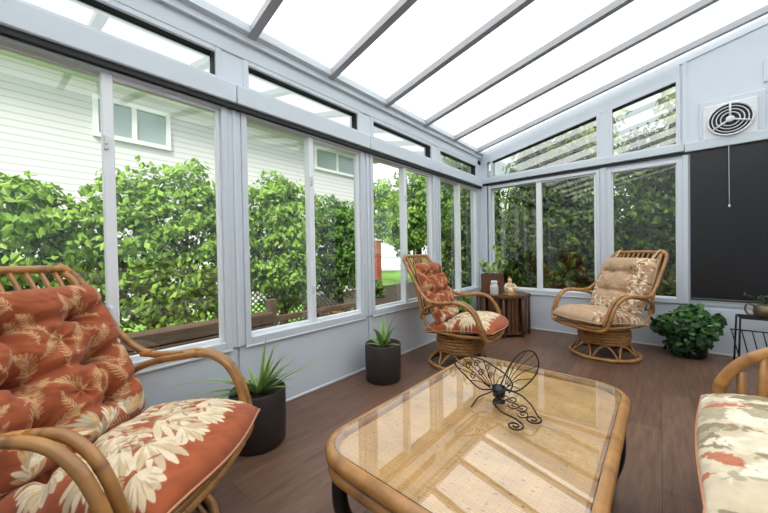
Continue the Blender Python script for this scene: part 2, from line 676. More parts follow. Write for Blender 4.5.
w = MB()
w.box(RX, RX + .1, RY - .1, BY + .1, 0, roof_z(RX) + .05)
struct(w.build('wall_right', M['plain_wall']))
w = MB()
w.prism([(LX - .1, 0), (RX, 0), (RX, roof_z(RX)), (LX - .1, roof_z(LX - .1))], 'y', RY - .1, RY)
struct(w.build('wall_rear', M['plain_wall']))

w = MB()
Lb(w, RY, BY - .013, 0, .02, 0, .016, .004)
struct(w.build('baseboard_left', M['sash']))
w = MB()
Bb(w, LX + .02, RX, 0, .018, 0, .015, .004)
struct(w.build('baseboard_back', M['sash']))

# horizontal beams
tn = [0]


def trim(mb, mat):
    tn[0] += 1
    return struct(mb.build('trim_%d' % tn[0], mat))


t = MB()
for i in range(5):
    Lb(t, BND[i] + .002, min(BND[i + 1], BY - .05) - .002, 1.972, 2.088, .0, .078, .006)
trim(t, M['beam'])
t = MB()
Lb(t, RY, BY - .06, 1.945, 1.972, .0, .062, 0)  # dark strip standing in for the shadow gap below the beam
trim(t, M['gasket_and_shade'])
t = MB()                                                      # eave plate in two steps
Lb(t, RY, BY, 2.292, 2.40, .0, .03)
t.prism([(LX - .1, 2.39), (LX + .055, 2.39), (LX + .055, roof_z(LX + .055) - .004), (LX - .1, roof_z(LX - .1) - .004)], 'y', RY, BY)
t.prism([(LX + .055, 2.43), (LX + .085, 2.44), (LX + .085, roof_z(LX + .085) - .004), (LX + .055, roof_z(LX + .055) - .004)], 'y', RY, BY)
trim(t, M['beam'])
t = MB()
Bb(t, LX + .02, .178, 2.012, 2.09, 0, .055, .005)
Bb(t, .182, 1.4, 2.0, 2.085, 0, .05, .005)
trim(t, M['beam'])
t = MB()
Bb(t, LX + .02, 1.3, 1.985, 2.012, 0, .03, 0)  # matching dark strip, painted shade under the back wall beam
trim(t, M['gasket_and_shade'])
t = MB()                                                      # raked plate under the roof on the back wall
x0, x1 = LX - .05, RX
t.prism([(x0, 2.335 + .216 * (x0 + 1.795)), (.15, 2.335 + .216 * 1.945), (.15, roof_z(.15) - .004), (x0, roof_z(x0) - .004)], 'y', BY - .022, BY + .09)
t.prism([(.15, roof_z(.15) - .075), (x1, roof_z(x1) - .075), (x1, roof_z(x1) - .004), (.15, roof_z(.15) - .004)], 'y', BY - .022, BY + .09)
trim(t, M['beam'])

# roof sheets and rafters
RAF = [-.95, -.31, .33, .97, 1.61, 2.27, 2.92, 3.56, 4.21]
r = MB()
edges = [RY - .1] + RAF + [BY + .1]
for a, b in zip(edges[:-1], edges[1:]):
    xa, xb = LX - .14, RX + .1
    r.add([(xa, a, roof_z(xa)), (xb, a, roof_z(xb)), (xb, b, roof_z(xb)), (xa, b, roof_z(xa))], [(3, 2, 1, 0)])
struct(r.build('ceiling', M['roof'], fix=False))
for y in RAF:
    t = MB()
    xa, xb = LX + .03, RX
    t.prism([(xa, roof_z(xa) - .055), (xb, roof_z(xb) - .055), (xb, roof_z(xb) - .002), (xa, roof_z(xa) - .002)], 'y', y - .021, y + .021)
    t.prism([(xa, roof_z(xa) - .062), (xb, roof_z(xb) - .062), (xb, roof_z(xb) - .054), (xa, roof_z(xa) - .054)], 'y', y - .027, y + .027)
    trim(t, M['rafter'])

# ------------------------------------------------------------------ windows
wn = [0]


def win_root(loc):
    wn[0] += 1
    o = bpy.data.objects.new('window_%d' % wn[0], None)
    o.empty_display_size = .1
    C.objects.link(o)
    o['kind'] = 'structure'
    return o


def frame_rect(mb, B, a0, a1, z0, z1, wd, n0, n1, wb=None):
    wb = wb or wd
    B(mb, a0, a0 + wd, z0, z1, n0, n1, .003)
    B(mb, a1 - wd, a1, z0, z1, n0, n1, .003)
    B(mb, a0 + wd, a1 - wd, z1 - wd, z1, n0, n1, .003)
    B(mb, a0 + wd, a1 - wd, z0, z0 + wb, n0, n1, .003)


def pane(B, a0, a1, z0, z1, n, mat, root):
    mb = MB()
    if B is Lb:
        x = LX + n
        mb.add([(x, a0, z0), (x, a1, z0), (x, a1, z1), (x, a0, z1)], [(0, 1, 2, 3)])
    else:
        y = BY - n
        mb.add([(a0, y, z0), (a1, y, z0), (a1, y, z1), (a0, y, z1)], [(0, 1, 2, 3)])
    return mb.build('pane', mat, root, fix=False)


def slider(B, b0, b1, mid0, mid1, gmat, latches=True):
    root = win_root((0, 0, 0))
    fr = MB()
    frame_rect(fr, B, b0, b1, .47, 1.968, .036, -.07, .03, .05)
    fr.build('window_frame', M['frame'], root)
    # outer (fixed) sash on the left
    s1 = MB()
    frame_rect(s1, B, b0 + .034, mid1 - .012, .518, 1.948, .02, -.062, -.03)
    o = s1.build('sash', M['sash'], root)
    pane(B, b0 + .05, mid1 - .02, .53, 1.935, -.045, gmat, o)
    s2 = MB()
    B(s2, mid0, mid1, .515, 1.935, -.028, .018, .004)
    B(s2, b1 - .058, b1 - .034, .515, 1.935, -.028, .004, .003)
    B(s2, mid1, b1 - .058, 1.914, 1.935, -.028, .004, .003)
    B(s2, mid1, b1 - .058, .515, .545, -.028, .004, .003)
    o2 = s2.build('sash', M['sash'], root)
    pane(B, mid1 - .01, b1 - .05, .53, 1.92, -.014, gmat, o2)
    sill = MB()
    B(sill, b0, b1, .458, .474, -.02, .031, .003)
    sill.build('window_sill', M['sash'], root)
    if latches:
        for z in (.78, 1.60):
            l = MB()
            c = mid0 + .012
            B(l, c - .009, c + .009, z - .035, z + .035, .018, .03, .004)
            B(l, c - .006, c + .006, z - .012, z + .03, .03, .042, .003)
            l.build('latch', M['plastic'], o2)
    return root


for b in (-0.31, 0.86, 2.03, 3.20):
    slider(Lb, b + .042, b + 1.17 - .042, b + .553, b + .598, M['glass'])
slider(Lb, -1.48 + .042, -.31 - .042, -1.48 + .553, -1.48 + .598, M['glass'])
slider(Bb, -1.86, -.53, -1.222, -1.158, M['glass_back'], latches=False)

# single light beside it
root = win_root(None)
fr = MB()
frame_rect(fr, Bb, -.46, .165, .47, 1.95, .042, -.07, .03, .05)
fr.build('window_frame', M['frame'], root)
s1 = MB()
frame_rect(s1, Bb, -.425, .135, .515, 1.92, .018, -.05, .004)
o = s1.build('sash', M['sash'], root)
pane(Bb, -.41, .125, .53, 1.905, -.03, M['glass_back'], o)
# light behind the black blind
root = win_root(None)
fr = MB()
frame_rect(fr, Bb, .21, 1.25, .47, 1.985, .022, -.07, .012, .04)
fr.build('window_frame', M['frame'], root)
pane(Bb, .228, 1.232, .51, 1.965, -.04, M['glass_back'], root)

# transom lights in the left wall
for b in (-1.48, -0.31, 0.86, 2.03, 3.20):
    root = win_root(None)
    fr = MB()
    frame_rect(fr, Lb, b + .065, b + 1.105, 2.088, 2.30, .035, -.06, .026)
    fr.build('window_frame', M['frame'], root)
    bl = MB()
    frame_rect(bl, Lb, b + .098, b + 1.072, 2.1, 2.272, .008, -.05, .01)
    bl.build('glazing_bead', M['gasket_and_shade'], root)
    pane(Lb, b + .1, b + 1.07, 2.1, 2.27, -.03, M['glass_transom'], root)
    sl = MB()
    Lb(sl, b + .10, b + 1.07, 2.09, 2.108, -.02, .03, .003)
    sl.build('window_sill', M['sash'], root)


def raked(x0, x1):
    root = win_root(None)
    zt = lambda x: 2.321 + .216 * (x + 1.795)
    fr = MB()
    d = .03
    for (p, n0, n1) in (([(x0 - d, 2.08), (x0, 2.08), (x0, zt(x0) + .03), (x0 - d, zt(x0 - d) + .03)], -.06, .028),
                        ([(x1, 2.08), (x1 + d, 2.08), (x1 + d, zt(x1 + d) + .03), (x1, zt(x1) + .03)], -.06, .028),
                        ([(x0, 2.08), (x1, 2.08), (x1, 2.104), (x0, 2.104)], -.06, .04),
                        ([(x0, zt(x0)), (x1, zt(x1)), (x1, zt(x1) + .035), (x0, zt(x0) + .035)], -.06, .028)):
        fr.prism(p, 'y', BY - n1, BY - n0)
    fr.build('window_frame', M['frame'], root)
    bd = MB()
    bd.prism([(x0, zt(x0) - .012), (x1, zt(x1) - .012), (x1, zt(x1)), (x0, zt(x0))], 'y', BY - .005, BY + .05)
    bd.build('glazing_bead', M['gasket_and_shade'], root)
    g = MB()
    y = BY + .03
    g.add([(x0, y, 2.1), (x1, y, 2.1), (x1, y, zt(x1)), (x0, y, zt(x0))], [(0, 1, 2, 3)])
    g.build('pane', M['glass_transom'], root, fix=False)


raked(-1.795, -.555)
raked(-.407, .122)

# black roller blind
bl = thing('roller_blind', 'black roller blind pulled down beside the beige chair, under the exhaust fan', 'blind', (.73, BY - .02, .52))
m = MB()
m.box(-.508, .508, -.004, .0, .02, 1.478)
m.build('blind_fabric', M['blind'], bl)
m = MB()
m.box(-.51, .51, -.014, .008, 0, .022, .005)
m.build('bottom_bar', M['blind_bar'], bl)

# exhaust fan with pull cord
fan = thing('exhaust_fan', 'white square exhaust fan with round ringed grille above the black blind', 'fan', (.49, BY - .012, 2.24))
m = MB()
m.box(-.20, .22, -.022, 0, -.195, .215, .004)
m.build('mounting_board', M['frame'], fan)
m = MB()
m.box(-.175, .175, -.04, -.022, -.165, .165, .012)
m.build('cover_plate', M['plastic'], fan)
m = MB()
vs = [(.142 * math.cos(2 * PI * j / 40), -.0415, .142 * math.sin(2 * PI * j / 40)) for j in range(40)]
m.add(vs, [tuple(range(40))])
m.build('fan_opening', M['dark_void'], fan)
gr = MB()
for R, rr in ((.146, .009), (.118, .0045), (.09, .0045), (.062, .0045)):
    gr.tube([(R * math.cos(2 * PI * j / 40), -.052, R * math.sin(2 * PI * j / 40)) for j in range(40)], rr, 8, 1, closed=True)
gr.build('grille', M['plastic'], fan)
for a in (90, 215, 340):
    a = math.radians(a)
    sp = MB()
    sp.tube([(.02 * math.cos(a), -.056, .02 * math.sin(a)), (.146 * math.cos(a), -.056, .146 * math.sin(a))], .008, 8, 1)
    sp.build('grille_spoke', M['plastic'], fan)
m = MB()
m.ball((0, -.054, 0), .03, 14, 8, (1, .5, 1))
m.build('hub', M['plastic'], fan)
m = MB()
m.tube([(-.012, -.05, -.15), (-.012, -.066, -.2), (-.01, -.062, -.45), (-.008, -.062, -.80)], .0028, 6, 3)
cd = m.build('pull_cord', M['cord'], fan)
m = MB()
m.ball((-.008, -.062, -.81), .009, 8, 6, (1, 1, 1.6))
m.build('cord_bead', M['plastic'], cd)


# ------------------------------------------------------------------ printed fabrics
def stroke(P, col, p0, p1, w, c, alpha=1.0, blunt=.7):
    """paint one leaf-shaped stroke of the print into the vertex colours"""
    p0, p1 = np.array(p0), np.array(p1)
    d = p1 - p0
    L = np.hypot(*d)
    if L < 1e-6:
        return
    lo, hi = np.minimum(p0, p1) - w, np.maximum(p0, p1) + w
    idx = np.nonzero((P[:, 0] > lo[0]) & (P[:, 0] < hi[0]) & (P[:, 1] > lo[1]) & (P[:, 1] < hi[1]))[0]
    if not len(idx):
        return
    q = P[idx] - p0
    t = (q @ d) / (L * L)
    s = np.abs(q[:, 0] * d[1] - q[:, 1] * d[0]) / L
    tt = np.clip(t, 0, 1)
    ww = w * np.sin(PI * tt) ** blunt
    a = np.clip((ww - s) / 0.0018 + .5, 0, 1) * alpha * ((t > 0) & (t < 1))
    col[idx] = col[idx] * (1 - a[:, None]) + np.array(c) * a[:, None]


def frond(P, col, base, ang, L, n, ll, w, c, curl=.6, c2=None):
    p = np.array(base, float)
    a = ang
    st = L / n
    for i in range(n):
        q = p + st * np.array([math.cos(a), math.sin(a)])
        stroke(P, col, p, q + (q - p) * .2, max(.0016, w * .25), c, 1, .2)
        k = math.sin(PI * (.15 + .8 * i / n)) * ll
        for sgn in (-1, 1):
            b = a + sgn * (.75 - .25 * i / n)
            cc = c if (c2 is None or rng.random() < .65) else c2
            stroke(P, col, q, q + k * np.array([math.cos(b), math.sin(b)]), w, cc, .95)
        p = q
        a += curl / n
    stroke(P, col, p, p + ll * .7 * np.array([math.cos(a), math.sin(a)]), w, c)


RUST = np.array(srgb(160, 84, 52))
TAN = srgb(206, 164, 118)
CREAM = srgb(232, 214, 184)
GREY = srgb(176, 166, 140)


def mottled(P, base, amt=.1):
    col = np.tile(np.array(base, float), (len(P), 1))
    n = np.sin(P[:, 0] * 37 + 3 * np.sin(P[:, 1] * 23)) * np.sin(P[:, 1] * 31 + 2 * np.sin(P[:, 0] * 29))
    return col * (1 + amt * n)[:, None]


def fan(P, col, base, ang, spread, n, L, w, cols, r):
    """palm-like spray of long pointed strokes"""
    for i in range(n):
        a = ang + spread * (i / (n - 1) - .5) * 2
        k = L * (.72 + .28 * math.cos((i / (n - 1) - .5) * 2.4)) * r.uniform(.85, 1.1)
        p1 = (base[0] + k * math.cos(a), base[1] + k * math.sin(a))
        stroke(P, col, base, p1, w * r.uniform(.8, 1.15), cols[int(r.integers(len(cols)))], .95, .55)
    for i in range(n - 1):
        a = ang + spread * ((i + .5) / (n - 1) - .5) * 2
        p0 = (base[0] + .35 * L * math.cos(a), base[1] + .35 * L * math.sin(a))
        p1 = (base[0] + .8 * L * math.cos(a), base[1] + .8 * L * math.sin(a))
        stroke(P, col, p0, p1, .0022, srgb(170, 140, 104), .6, .5)


def pat_red_back(P):
    r = np.random.default_rng(5)
    col = mottled(P, RUST, .10)
    for gy in np.arange(-.29, .32, .08):
        for gx in np.arange(-.25, .28, .085):
            x, y = gx + r.uniform(-.035, .035), gy + r.uniform(-.04, .04)
            frond(P, col, (x, y), r.uniform(.5, 2.7), r.uniform(.08, .13), 9, r.uniform(.022, .034), .0026, TAN, r.uniform(-1, 1), srgb(190, 140, 98))
    for k in range(9):
        fan(P, col, (r.uniform(-.22, .22), r.uniform(-.31, -.24)), r.uniform(.7, 2.4), .7, 6, .075, .008, (CREAM, TAN, GREY), r)
    return col


def pat_red_seat(P):
    r = np.random.default_rng(9)
    col = mottled(P, RUST * 1.08, .10)
    for k in range(22):
        frond(P, col, (r.uniform(-.27, .27), r.uniform(-.30, .22)), r.uniform(.3, 2.8), r.uniform(.07, .11), 8, .026, .003, TAN, r.uniform(-.8, .8))
    pal = (CREAM, CREAM, srgb(222, 202, 168), srgb(206, 184, 148))
    for (x, y, a, L) in ((0, -.14, 1.5, .19), (-.12, -.16, 2.0, .17), (.12, -.16, 1.1, .17), (-.06, -.0, 2.3, .18), (.07, .0, .8, .18), (0, .08, 1.57, .18),
                         (-.17, .05, 2.5, .12), (.18, .05, .6, .12), (-.11, .15, 2.0, .14), (.12, .15, 1.1, .14), (.2, -.08, .3, .09), (-.2, -.08, 2.8, .09), (.22, .2, 1.0, .09), (-.22, .2, 2.1, .09),
                         (.03, .2, 1.3, .1), (-.05, .2, 1.9, .1), (.16, .1, .2, .12), (-.16, .1, 2.9, .12)):
        fan(P, col, (x, y), a, .85, 8, L, .0135, pal, r)
    for k in range(90):
        p = (r.uniform(-.24, .24), r.uniform(-.2, .2))
        a = r.uniform(0, 6.28)
        stroke(P, col, p, (p[0] + .04 * math.cos(a), p[1] + .04 * math.sin(a)), .005, (GREY, srgb(150, 138, 110), RUST, RUST)[k % 4], .8)
    return col


def blot(P, col, r, cx, cy, R, palette, n):
    for k in range(n):
        a, d = r.uniform(0, 6.28), R * math.sqrt(r.uniform(0, 1))
        p = (cx + d * math.cos(a), cy + d * math.sin(a))
        b = r.uniform(0, 6.28)
        l = r.uniform(.012, .032)
        stroke(P, col, p, (p[0] + l * math.cos(b), p[1] + l * math.sin(b)), l * .36, palette[int(r.integers(len(palette)))], .9, .5)


FLOWER = [srgb(236, 222, 196), srgb(240, 228, 206), srgb(206, 128, 92), srgb(120, 104, 74), srgb(196, 168, 128), srgb(226, 188, 150), srgb(212, 190, 160), srgb(140, 112, 86)]
BEIGE = srgb(188, 157, 126)


def pat_beige_back(P):
    r = np.random.default_rng(3)
    col = mottled(P, BEIGE, .04)
    for i in range(14):                       # floral stripe down one side and across the foot
        blot(P, col, r, -.19 + r.uniform(-.02, .02), -.28 + i * .045, .075, FLOWER, 34)
        blot(P, col, r, .23, -.28 + i * .03, .05, FLOWER, 14)
    for i in range(9):
        blot(P, col, r, -.2 + i * .055, -.24, .075, FLOWER, 30)
    return col


def pat_beige_seat(P):
    r = np.random.default_rng(4)
    col = mottled(P, BEIGE, .04)
    for i in range(10):
        blot(P, col, r, -.25, -.26 + i * .055, .07, FLOWER, 26)
        blot(P, col, r, .22, -.26 + i * .03, .06, FLOWER, 14)
        blot(P, col, r, -.2 + i * .045, -.22, .07, FLOWER, 24)
    return col


def pat_sofa(P):
    r = np.random.default_rng(6)
    col = mottled(P, srgb(216, 200, 172), .05)
    for k in range(110):
        frond(P, col, (r.uniform(-.4, .4), r.uniform(-.45, .45)), r.uniform(0, 6.28), r.uniform(.12, .2), 7, .06, .011,
              (srgb(236, 228, 206), srgb(178, 166, 138), srgb(226, 214, 186), srgb(150, 130, 100))[k % 4], r.uniform(-.6, .6))
    for k in range(12):
        frond(P, col, (r.uniform(-.4, .4), r.uniform(-.45, .45)), r.uniform(0, 6.28), .1, 6, .04, .008, srgb(192, 112, 80), r.uniform(-.6, .6))
    return col


def cushion(name, w, l, T, place, pat, parent, N=110, tufts=(), creases=(), depth=.035, bulge=0.0, piping=None, sig=.045, under=.8, front=0.0, ear=-.03):
    """pillow: a printed upper face and a plain-printed under face meeting in a seam"""
    s = np.linspace(-1, 1, N)
    s = np.sin(s * PI / 2 * .82) / math.sin(PI / 2 * .82)
    U, V = np.meshgrid(s, s, indexing='ij')
    u, v = U.ravel(), V.ravel()
    # slightly rounded, slightly waisted outline
    px = u * w / 2 * (1 + bulge * (1 - v * v)) * (1 + ear * np.abs(v) ** 8)
    py = v * l / 2 * (1 + ear * np.abs(u) ** 8) + front * (1 - u * u) * np.clip(v, 0, 1) ** 2
    t = T * (np.clip(1 - np.abs(u) ** 3.2, 0, 1) * np.clip(1 - np.abs(v) ** 3.2, 0, 1)) ** .42
    top = t * .62
    for (a, b, k) in tufts:
        d2 = (px - a) ** 2 + (py - b) ** 2
        ang = np.arctan2(py - b, px - a)
        top = top - k * depth * np.exp(-d2 / (2 * sig ** 2)) * (1 + .18 * np.cos(6 * ang + a * 40)) * np.clip(t / T, 0, 1)
    for (a0, b0, a1, b1, k, sg) in creases:
        d = np.array([a1 - a0, b1 - b0])
        L2 = d @ d
        tt = np.clip(((px - a0) * d[0] + (py - b0) * d[1]) / L2, 0, 1)
        dd = np.hypot(px - a0 - tt * d[0], py - b0 - tt * d[1])
        top = top - k * depth * np.exp(-(dd / sg) ** 2) * np.clip(t / T, 0, 1)
    wr = .0022 * np.sin(px * 70 + 5 * np.sin(py * 40)) * np.sin(py * 55 + 3 * np.sin(px * 33)) * np.clip(t / T, 0, 1)
    top = top + wr
    bot = -t * .38 * under
    P2 = np.stack([px, py], 1)
    col = pat(P2)
    Vt = place(px, py, top)
    Vb = place(px, py, bot)
    border = (np.abs(u) > .9999) | (np.abs(v) > .9999)
    idt = np.arange(N * N)
    inner = np.nonzero(~border)[0]
    idb = idt.copy()
    idb[inner] = N * N + np.arange(len(inner))
    Vall = np.concatenate([Vt, Vb[inner]])
    call = np.concatenate([col, col[inner] * .9])
    I, J = np.meshgrid(np.arange(N - 1), np.arange(N - 1), indexing='ij')
    a = (I * N + J).ravel()
    q = np.stack([a, a + N, a + N + 1, a + 1], 1)
    F = np.concatenate([idt[q], idb[q][:, ::-1]])
    o = array_obj(name, Vall, F, call, M['fabric'], parent, smooth=True)
    if piping:
        k = np.linspace(-1, 1, 26)[:-1]
        ring = [(x, -1) for x in k] + [(1, y) for y in k] + [(-x, 1) for x in k] + [(-1, -y) for y in k]
        ru, rv = np.array(ring).T
        rx = ru * w / 2 * (1 + bulge * (1 - rv * rv)) * (1 + ear * np.abs(rv) ** 8)
        ry = rv * l / 2 * (1 + ear * np.abs(ru) ** 8) + front * (1 - ru * ru) * np.clip(rv, 0, 1) ** 2
        R3 = place(rx, ry, np.zeros_like(rx))
        pm = MB()
        pm.tube([tuple(p) for p in R3], .005, 6, 1, closed=True)
        pm.build('piping', piping, o)
    return o


# ------------------------------------------------------------------ swivel rattan armchairs
def mirror(P):
    return [(x, -y, z) for x, y, z in P]


def make_chair(name, label, loc, rz):
    t = thing(name, label, 'chair', loc, rz, 'swivel rattan armchairs')
    m = MB()
    ring = lambda R, z, n=28: [(R * math.cos(2 * PI * j / n), R * math.sin(2 * PI * j / n), z) for j in range(n)]
    m.tube(ring(.288, .017), .017, 10, 2, closed=True, rattan=True)
    m.build('base_ring', M['rattan'], t)
    for k in range(8):
        a0 = 2 * PI * k / 8
        m = MB()
        pts = []
        for q in range(9):
            s = q / 8
            a = a0 + (s - .5) * .72
            h = math.sin(PI * s) ** .6
            pts.append(((.275 - .075 * h) * math.cos(a), (.275 - .075 * h) * math.sin(a), .028 + .098 * h))
        m.tube(pts, .010, 8, 3, rattan=True)
        m.build('base_arch', M['rattan'], t)
    m = MB()
    for k in range(6):
        R = .195 + .018 * math.sin(PI * (k + .6) / 6)
        m.tube(ring(R, .142 + .027 * k), .0145, 10, 2, closed=True, rattan=True)
    m.build('coil_drum', M['rattan'], t)
    m = MB()
    m.lathe([(0, .283), (.17, .283), (.17, .308), (0, .308)], 28)
    m.build('swivel_plate', M['black_metal'], t)
    # seat frame loop: up the back, along the sides, across the front
    side = [(-.436, .225, .985), (-.40, .236, .94), (-.345, .246, .78), (-.30, .255, .63), (-.258, .262, .475), (-.2, .268, .374), (-.11, .27, .335),
            (.05, .27, .322), (.22, .27, .325), (.315, .25, .33), (.35, .18, .33)]
    m = MB()
    m.tube(side + [(.36, .0, .33)] + list(reversed(mirror(side))), .0135, 10, 5, rattan=True)
    m.build('seat_frame', M['rattan'], t)
    outer = [(-.452, .17, 1.004), (-.452, .235, 1.0), (-.440, .268, .975), (-.405, .282, .92), (-.345, .293, .825), (-.258, .308, .69), (-.165, .328, .612),
             (-.05, .338, .602), (.06, .342, .614), (.15, .342, .600), (.22, .342, .55), (.268, .34, .47), (.296, .333, .39), (.318, .31, .325), (.338, .25, .305), (.348, .15, .30)]
    inner = [(-.272, .265, .44), (-.255, .282, .485), (-.21, .298, .54), (-.12, .305, .578), (0, .306, .600), (.1, .306, .612), (.16, .306, .604),
             (.22, .306, .562), (.262, .305, .495), (.288, .30, .42), (.31, .285, .35)]
    for sgn in (0, 1):
        A = mirror(outer) if sgn else outer
        B = mirror(inner) if sgn else inner
        m = MB()
        m.tube(A, .0155, 12, 6, rattan=True)
        arm = m.build('arm_pole', M['rattan'], t)
        m = MB()
        m.tube(B, .015, 12, 6, rattan=True)
        m.build('arm_rail', M['rattan'], t)
        for (i, j, k) in ((A, 6, .019), (A, 1, .019)):
            p, q = Vector(i[j]), Vector(i[j + 1])
            d = (q - p).normalized() * .022
            b = MB()
            b.tube([tuple(p - d), tuple(p), tuple(p + d)], k, 10, 3)
            b.build('binding', M['binding'], arm)
        s = -1 if sgn else 1
        b = MB()
        b.tube([(.02, s * .323, .607), (.045, s * .323, .610), (.07, s * .323, .613)], .024, 12, 2, flat=.7)
        b.build('binding', M['binding'], arm)
    m = MB()
    m.tube([(-.452, -.19, 1.004), (-.462, 0, 1.008), (-.452, .19, 1.004)], .016, 12, 6, rattan=True)
    m.build('top_rail', M['rattan'], t)
    m = MB()
    m.tube([(-.262, -.262, .46), (-.275, 0, .455), (-.262, .262, .46)], .011, 8, 5, rattan=True)
    m.build('lower_rail', M['rattan'], t)
    m = MB()
    m.tube([(.349, -.17, .30), (.362, 0, .298), (.349, .17, .30)], .0155, 10, 5, rattan=True)
    m.build('front_rail', M['rattan'], t)
    for k in range(9):
        y = -.2 + .05 * k
        m = MB()
        m.tube([(-.457, y, 1.0), (-.41, y, .92), (-.35, y, .76), (-.31, y, .62), (-.268, y, .455)], .0085, 8, 3, rattan=True)
        m.build('back_spindle', M['rattan'], t)
    for x in (-.12, .05, .22):
        m = MB()
        m.tube([(x, -.27, .322), (x, -.15, .29 + .1 * max(0, x)), (x, .15, .29 + .1 * max(0, x)), (x, .27, .322)], .011, 8, 3, rattan=True)
        m.build('seat_slat', M['rattan'], t)
    return t


def place_back(px, py, pn):
    # py from foot (-) to head (+) along the raked back
    s = (py + .29) / .58
    x = -.115 - .225 * s - .02 * np.sin(PI * np.clip(s, 0, 1))
    z = .405 + .52 * s
    nx, nz = .92, .39
    return np.stack([x + pn * nx, -px, z + pn * nz], 1)


def place_seat(px, py, pn):
    s = (py + .31) / .62
    x = -.235 + .60 * s
    z = .335 + .082 * np.clip(s, 0, 1.1) ** .9 - .05 * np.clip(s - .72, 0, 1) * (1 - (px / .3) ** 2) * 1.6
    z = z - .012 - .028 * np.clip(s, 0, 1) ** 3 * np.clip(np.abs(px) / .29, 0, 1.1) ** 3
    return np.stack([x - pn * .03, -px, z + pn], 1)


RED_BT = [(-.12, .16, 1), (.12, .16, 1), (-.12, -.02, 1.1), (.12, -.02, 1.1), (0, .08, .45), (-.12, -.19, 1), (.12, -.19, 1), (0, -.12, .5)]
RED_BC = [(-.12, .16, .12, .16, .35, .02), (-.12, -.02, .12, -.02, .4, .02), (-.12, .16, -.12, -.19, .35, .018), (.12, .16, .12, -.19, .35, .018),
          (-.26, .02, -.12, -.02, .5, .018), (.26, .02, .12, -.02, .5, .018), (.26, -.14, .12, -.19, .45, .018), (-.26, -.14, -.12, -.19, .45, .018),
          (.26, .2, .12, .16, .4, .018), (-.26, .2, -.12, .16, .4, .018), (-.12, -.19, .12, -.19, .3, .02)]
RED_ST = [(-.14, -.16, 1), (.0, -.17, .8), (.14, -.16, 1)]
RED_SC = [(-.14, -.16, -.29, -.02, .6, .018), (.14, -.16, .29, -.02, .6, .018), (.14, -.16, .29, -.2, .5, .018), (-.14, -.16, -.29, -.2, .5, .018), (.02, -.17, .16, .0, .3, .02), (-.02, -.17, -.12, .0, .3, .02)]


def red_cushions(t, N):
    a = cushion('back_cushion', .50, .60, .18, place_back, pat_red_back, t, N, RED_BT, RED_BC, .078, .02, M['piping_rust'])
    b = cushion('seat_cushion', .56, .62, .165, place_seat, pat_red_seat, t, N, RED_ST, RED_SC, .06, .0, M['piping_rust'], front=.05, ear=.02)
    for o in (a, b):
        o['label'] = 'rust red cushion with pale fern and palm leaf print'
    return a, b


def beige_cushions(t):
    a = cushion('back_cushion', .535, .62, .20, place_back, pat_beige_back, t, 120,
                [(-.1, .12, .9), (.1, .12, .7), (-.1, -.08, .7), (.1, -.08, .7)],
                [(-.16, .13, .16, .13, .55, .02), (-.16, -.08, .16, -.08, .5, .02)], .05, .02, M['piping_tan'])
    b = cushion('seat_cushion', .56, .62, .185, place_seat, pat_beige_seat, t, 120, [(-.1, -.1, .7), (.1, -.1, .7), (-.1, .1, .7), (.1, .1, .7)],
                [(-.2, -.1, .2, -.1, .5, .022), (-.2, .1, .2, .1, .4, .022)], .045, .02, M['piping_tan'], front=.05)
    for o in (a, b):
        o['label'] = 'beige cushion with floral borders'
    for s in (-1, 1):
        m = MB()
        m.tube([(-.35, s * .19, .915), (-.40, s * .195, .975), (-.452, s * .2, 1.026), (-.478, s * .2, 1.0), (-.44, s * .2, .95)], .011, 8, 5, flat=.5)
        m.build('tie_strap', M['piping_tan'], a)
    return a, b


def copy_tree(o, parent=None, skip=()):
    c = o.copy()
    C.objects.link(c)
    c.parent = parent
    for ch in list(o.children):
        if ch.name.split('.')[0] not in skip:
            copy_tree(ch, c, skip)
    return c


c1 = make_chair('rattan_armchair', 'large foreground rattan armchair with rust cushions, cropped at the left edge', (-1.422, .194, 0), math.radians(38.7))
red_cushions(c1, 230)
c2 = copy_tree(c1)
c2.location = (-1.423, 2.675, 0)
c2.rotation_euler = (0, 0, math.radians(8.3))
c2['label'] = 'rust cushioned rattan swivel armchair seen side-on by the far left windows'
c3 = copy_tree(c1, None, ('back_cushion', 'seat_cushion'))
c3.location = (-.435, 3.79, 0)
c3.rotation_euler = (0, 0, math.radians(-126.1))
c3['label'] = 'rattan swivel armchair with beige floral cushions against the back wall'
beige_cushions(c3)

# ------------------------------------------------------------------ coffee table
TX0, TX1, TY0, TY1 = -.878, -.095, .59, 1.775
tcx, tcy = (TX0 + TX1) / 2, (TY0 + TY1) / 2
hx, hy = (TX1 - TX0) / 2, (TY1 - TY0) / 2


def rrect(hx, hy, r, z, n=8):
    P = []
    for (cx, cy, a0) in ((hx - r, hy - r, 0), (-hx + r, hy - r, 90), (-hx + r, -hy + r, 180), (hx - r, -hy + r, 270)):
        for k in range(n + 1):
            a = math.radians(a0 + 90 * k / n)
            P.append((cx + r * math.cos(a), cy + r * math.sin(a), z))
    return P


def dense(P, closed=True, step=.03):
    out = []
    n = len(P)
    for i in range(n if closed else n - 1):
        a, b = Vector(P[i]), Vector(P[(i + 1) % n])
        k = max(1, int((b - a).length / step))
        for j in range(k):
            out.append(tuple(a.lerp(b, j / k)))
    return out


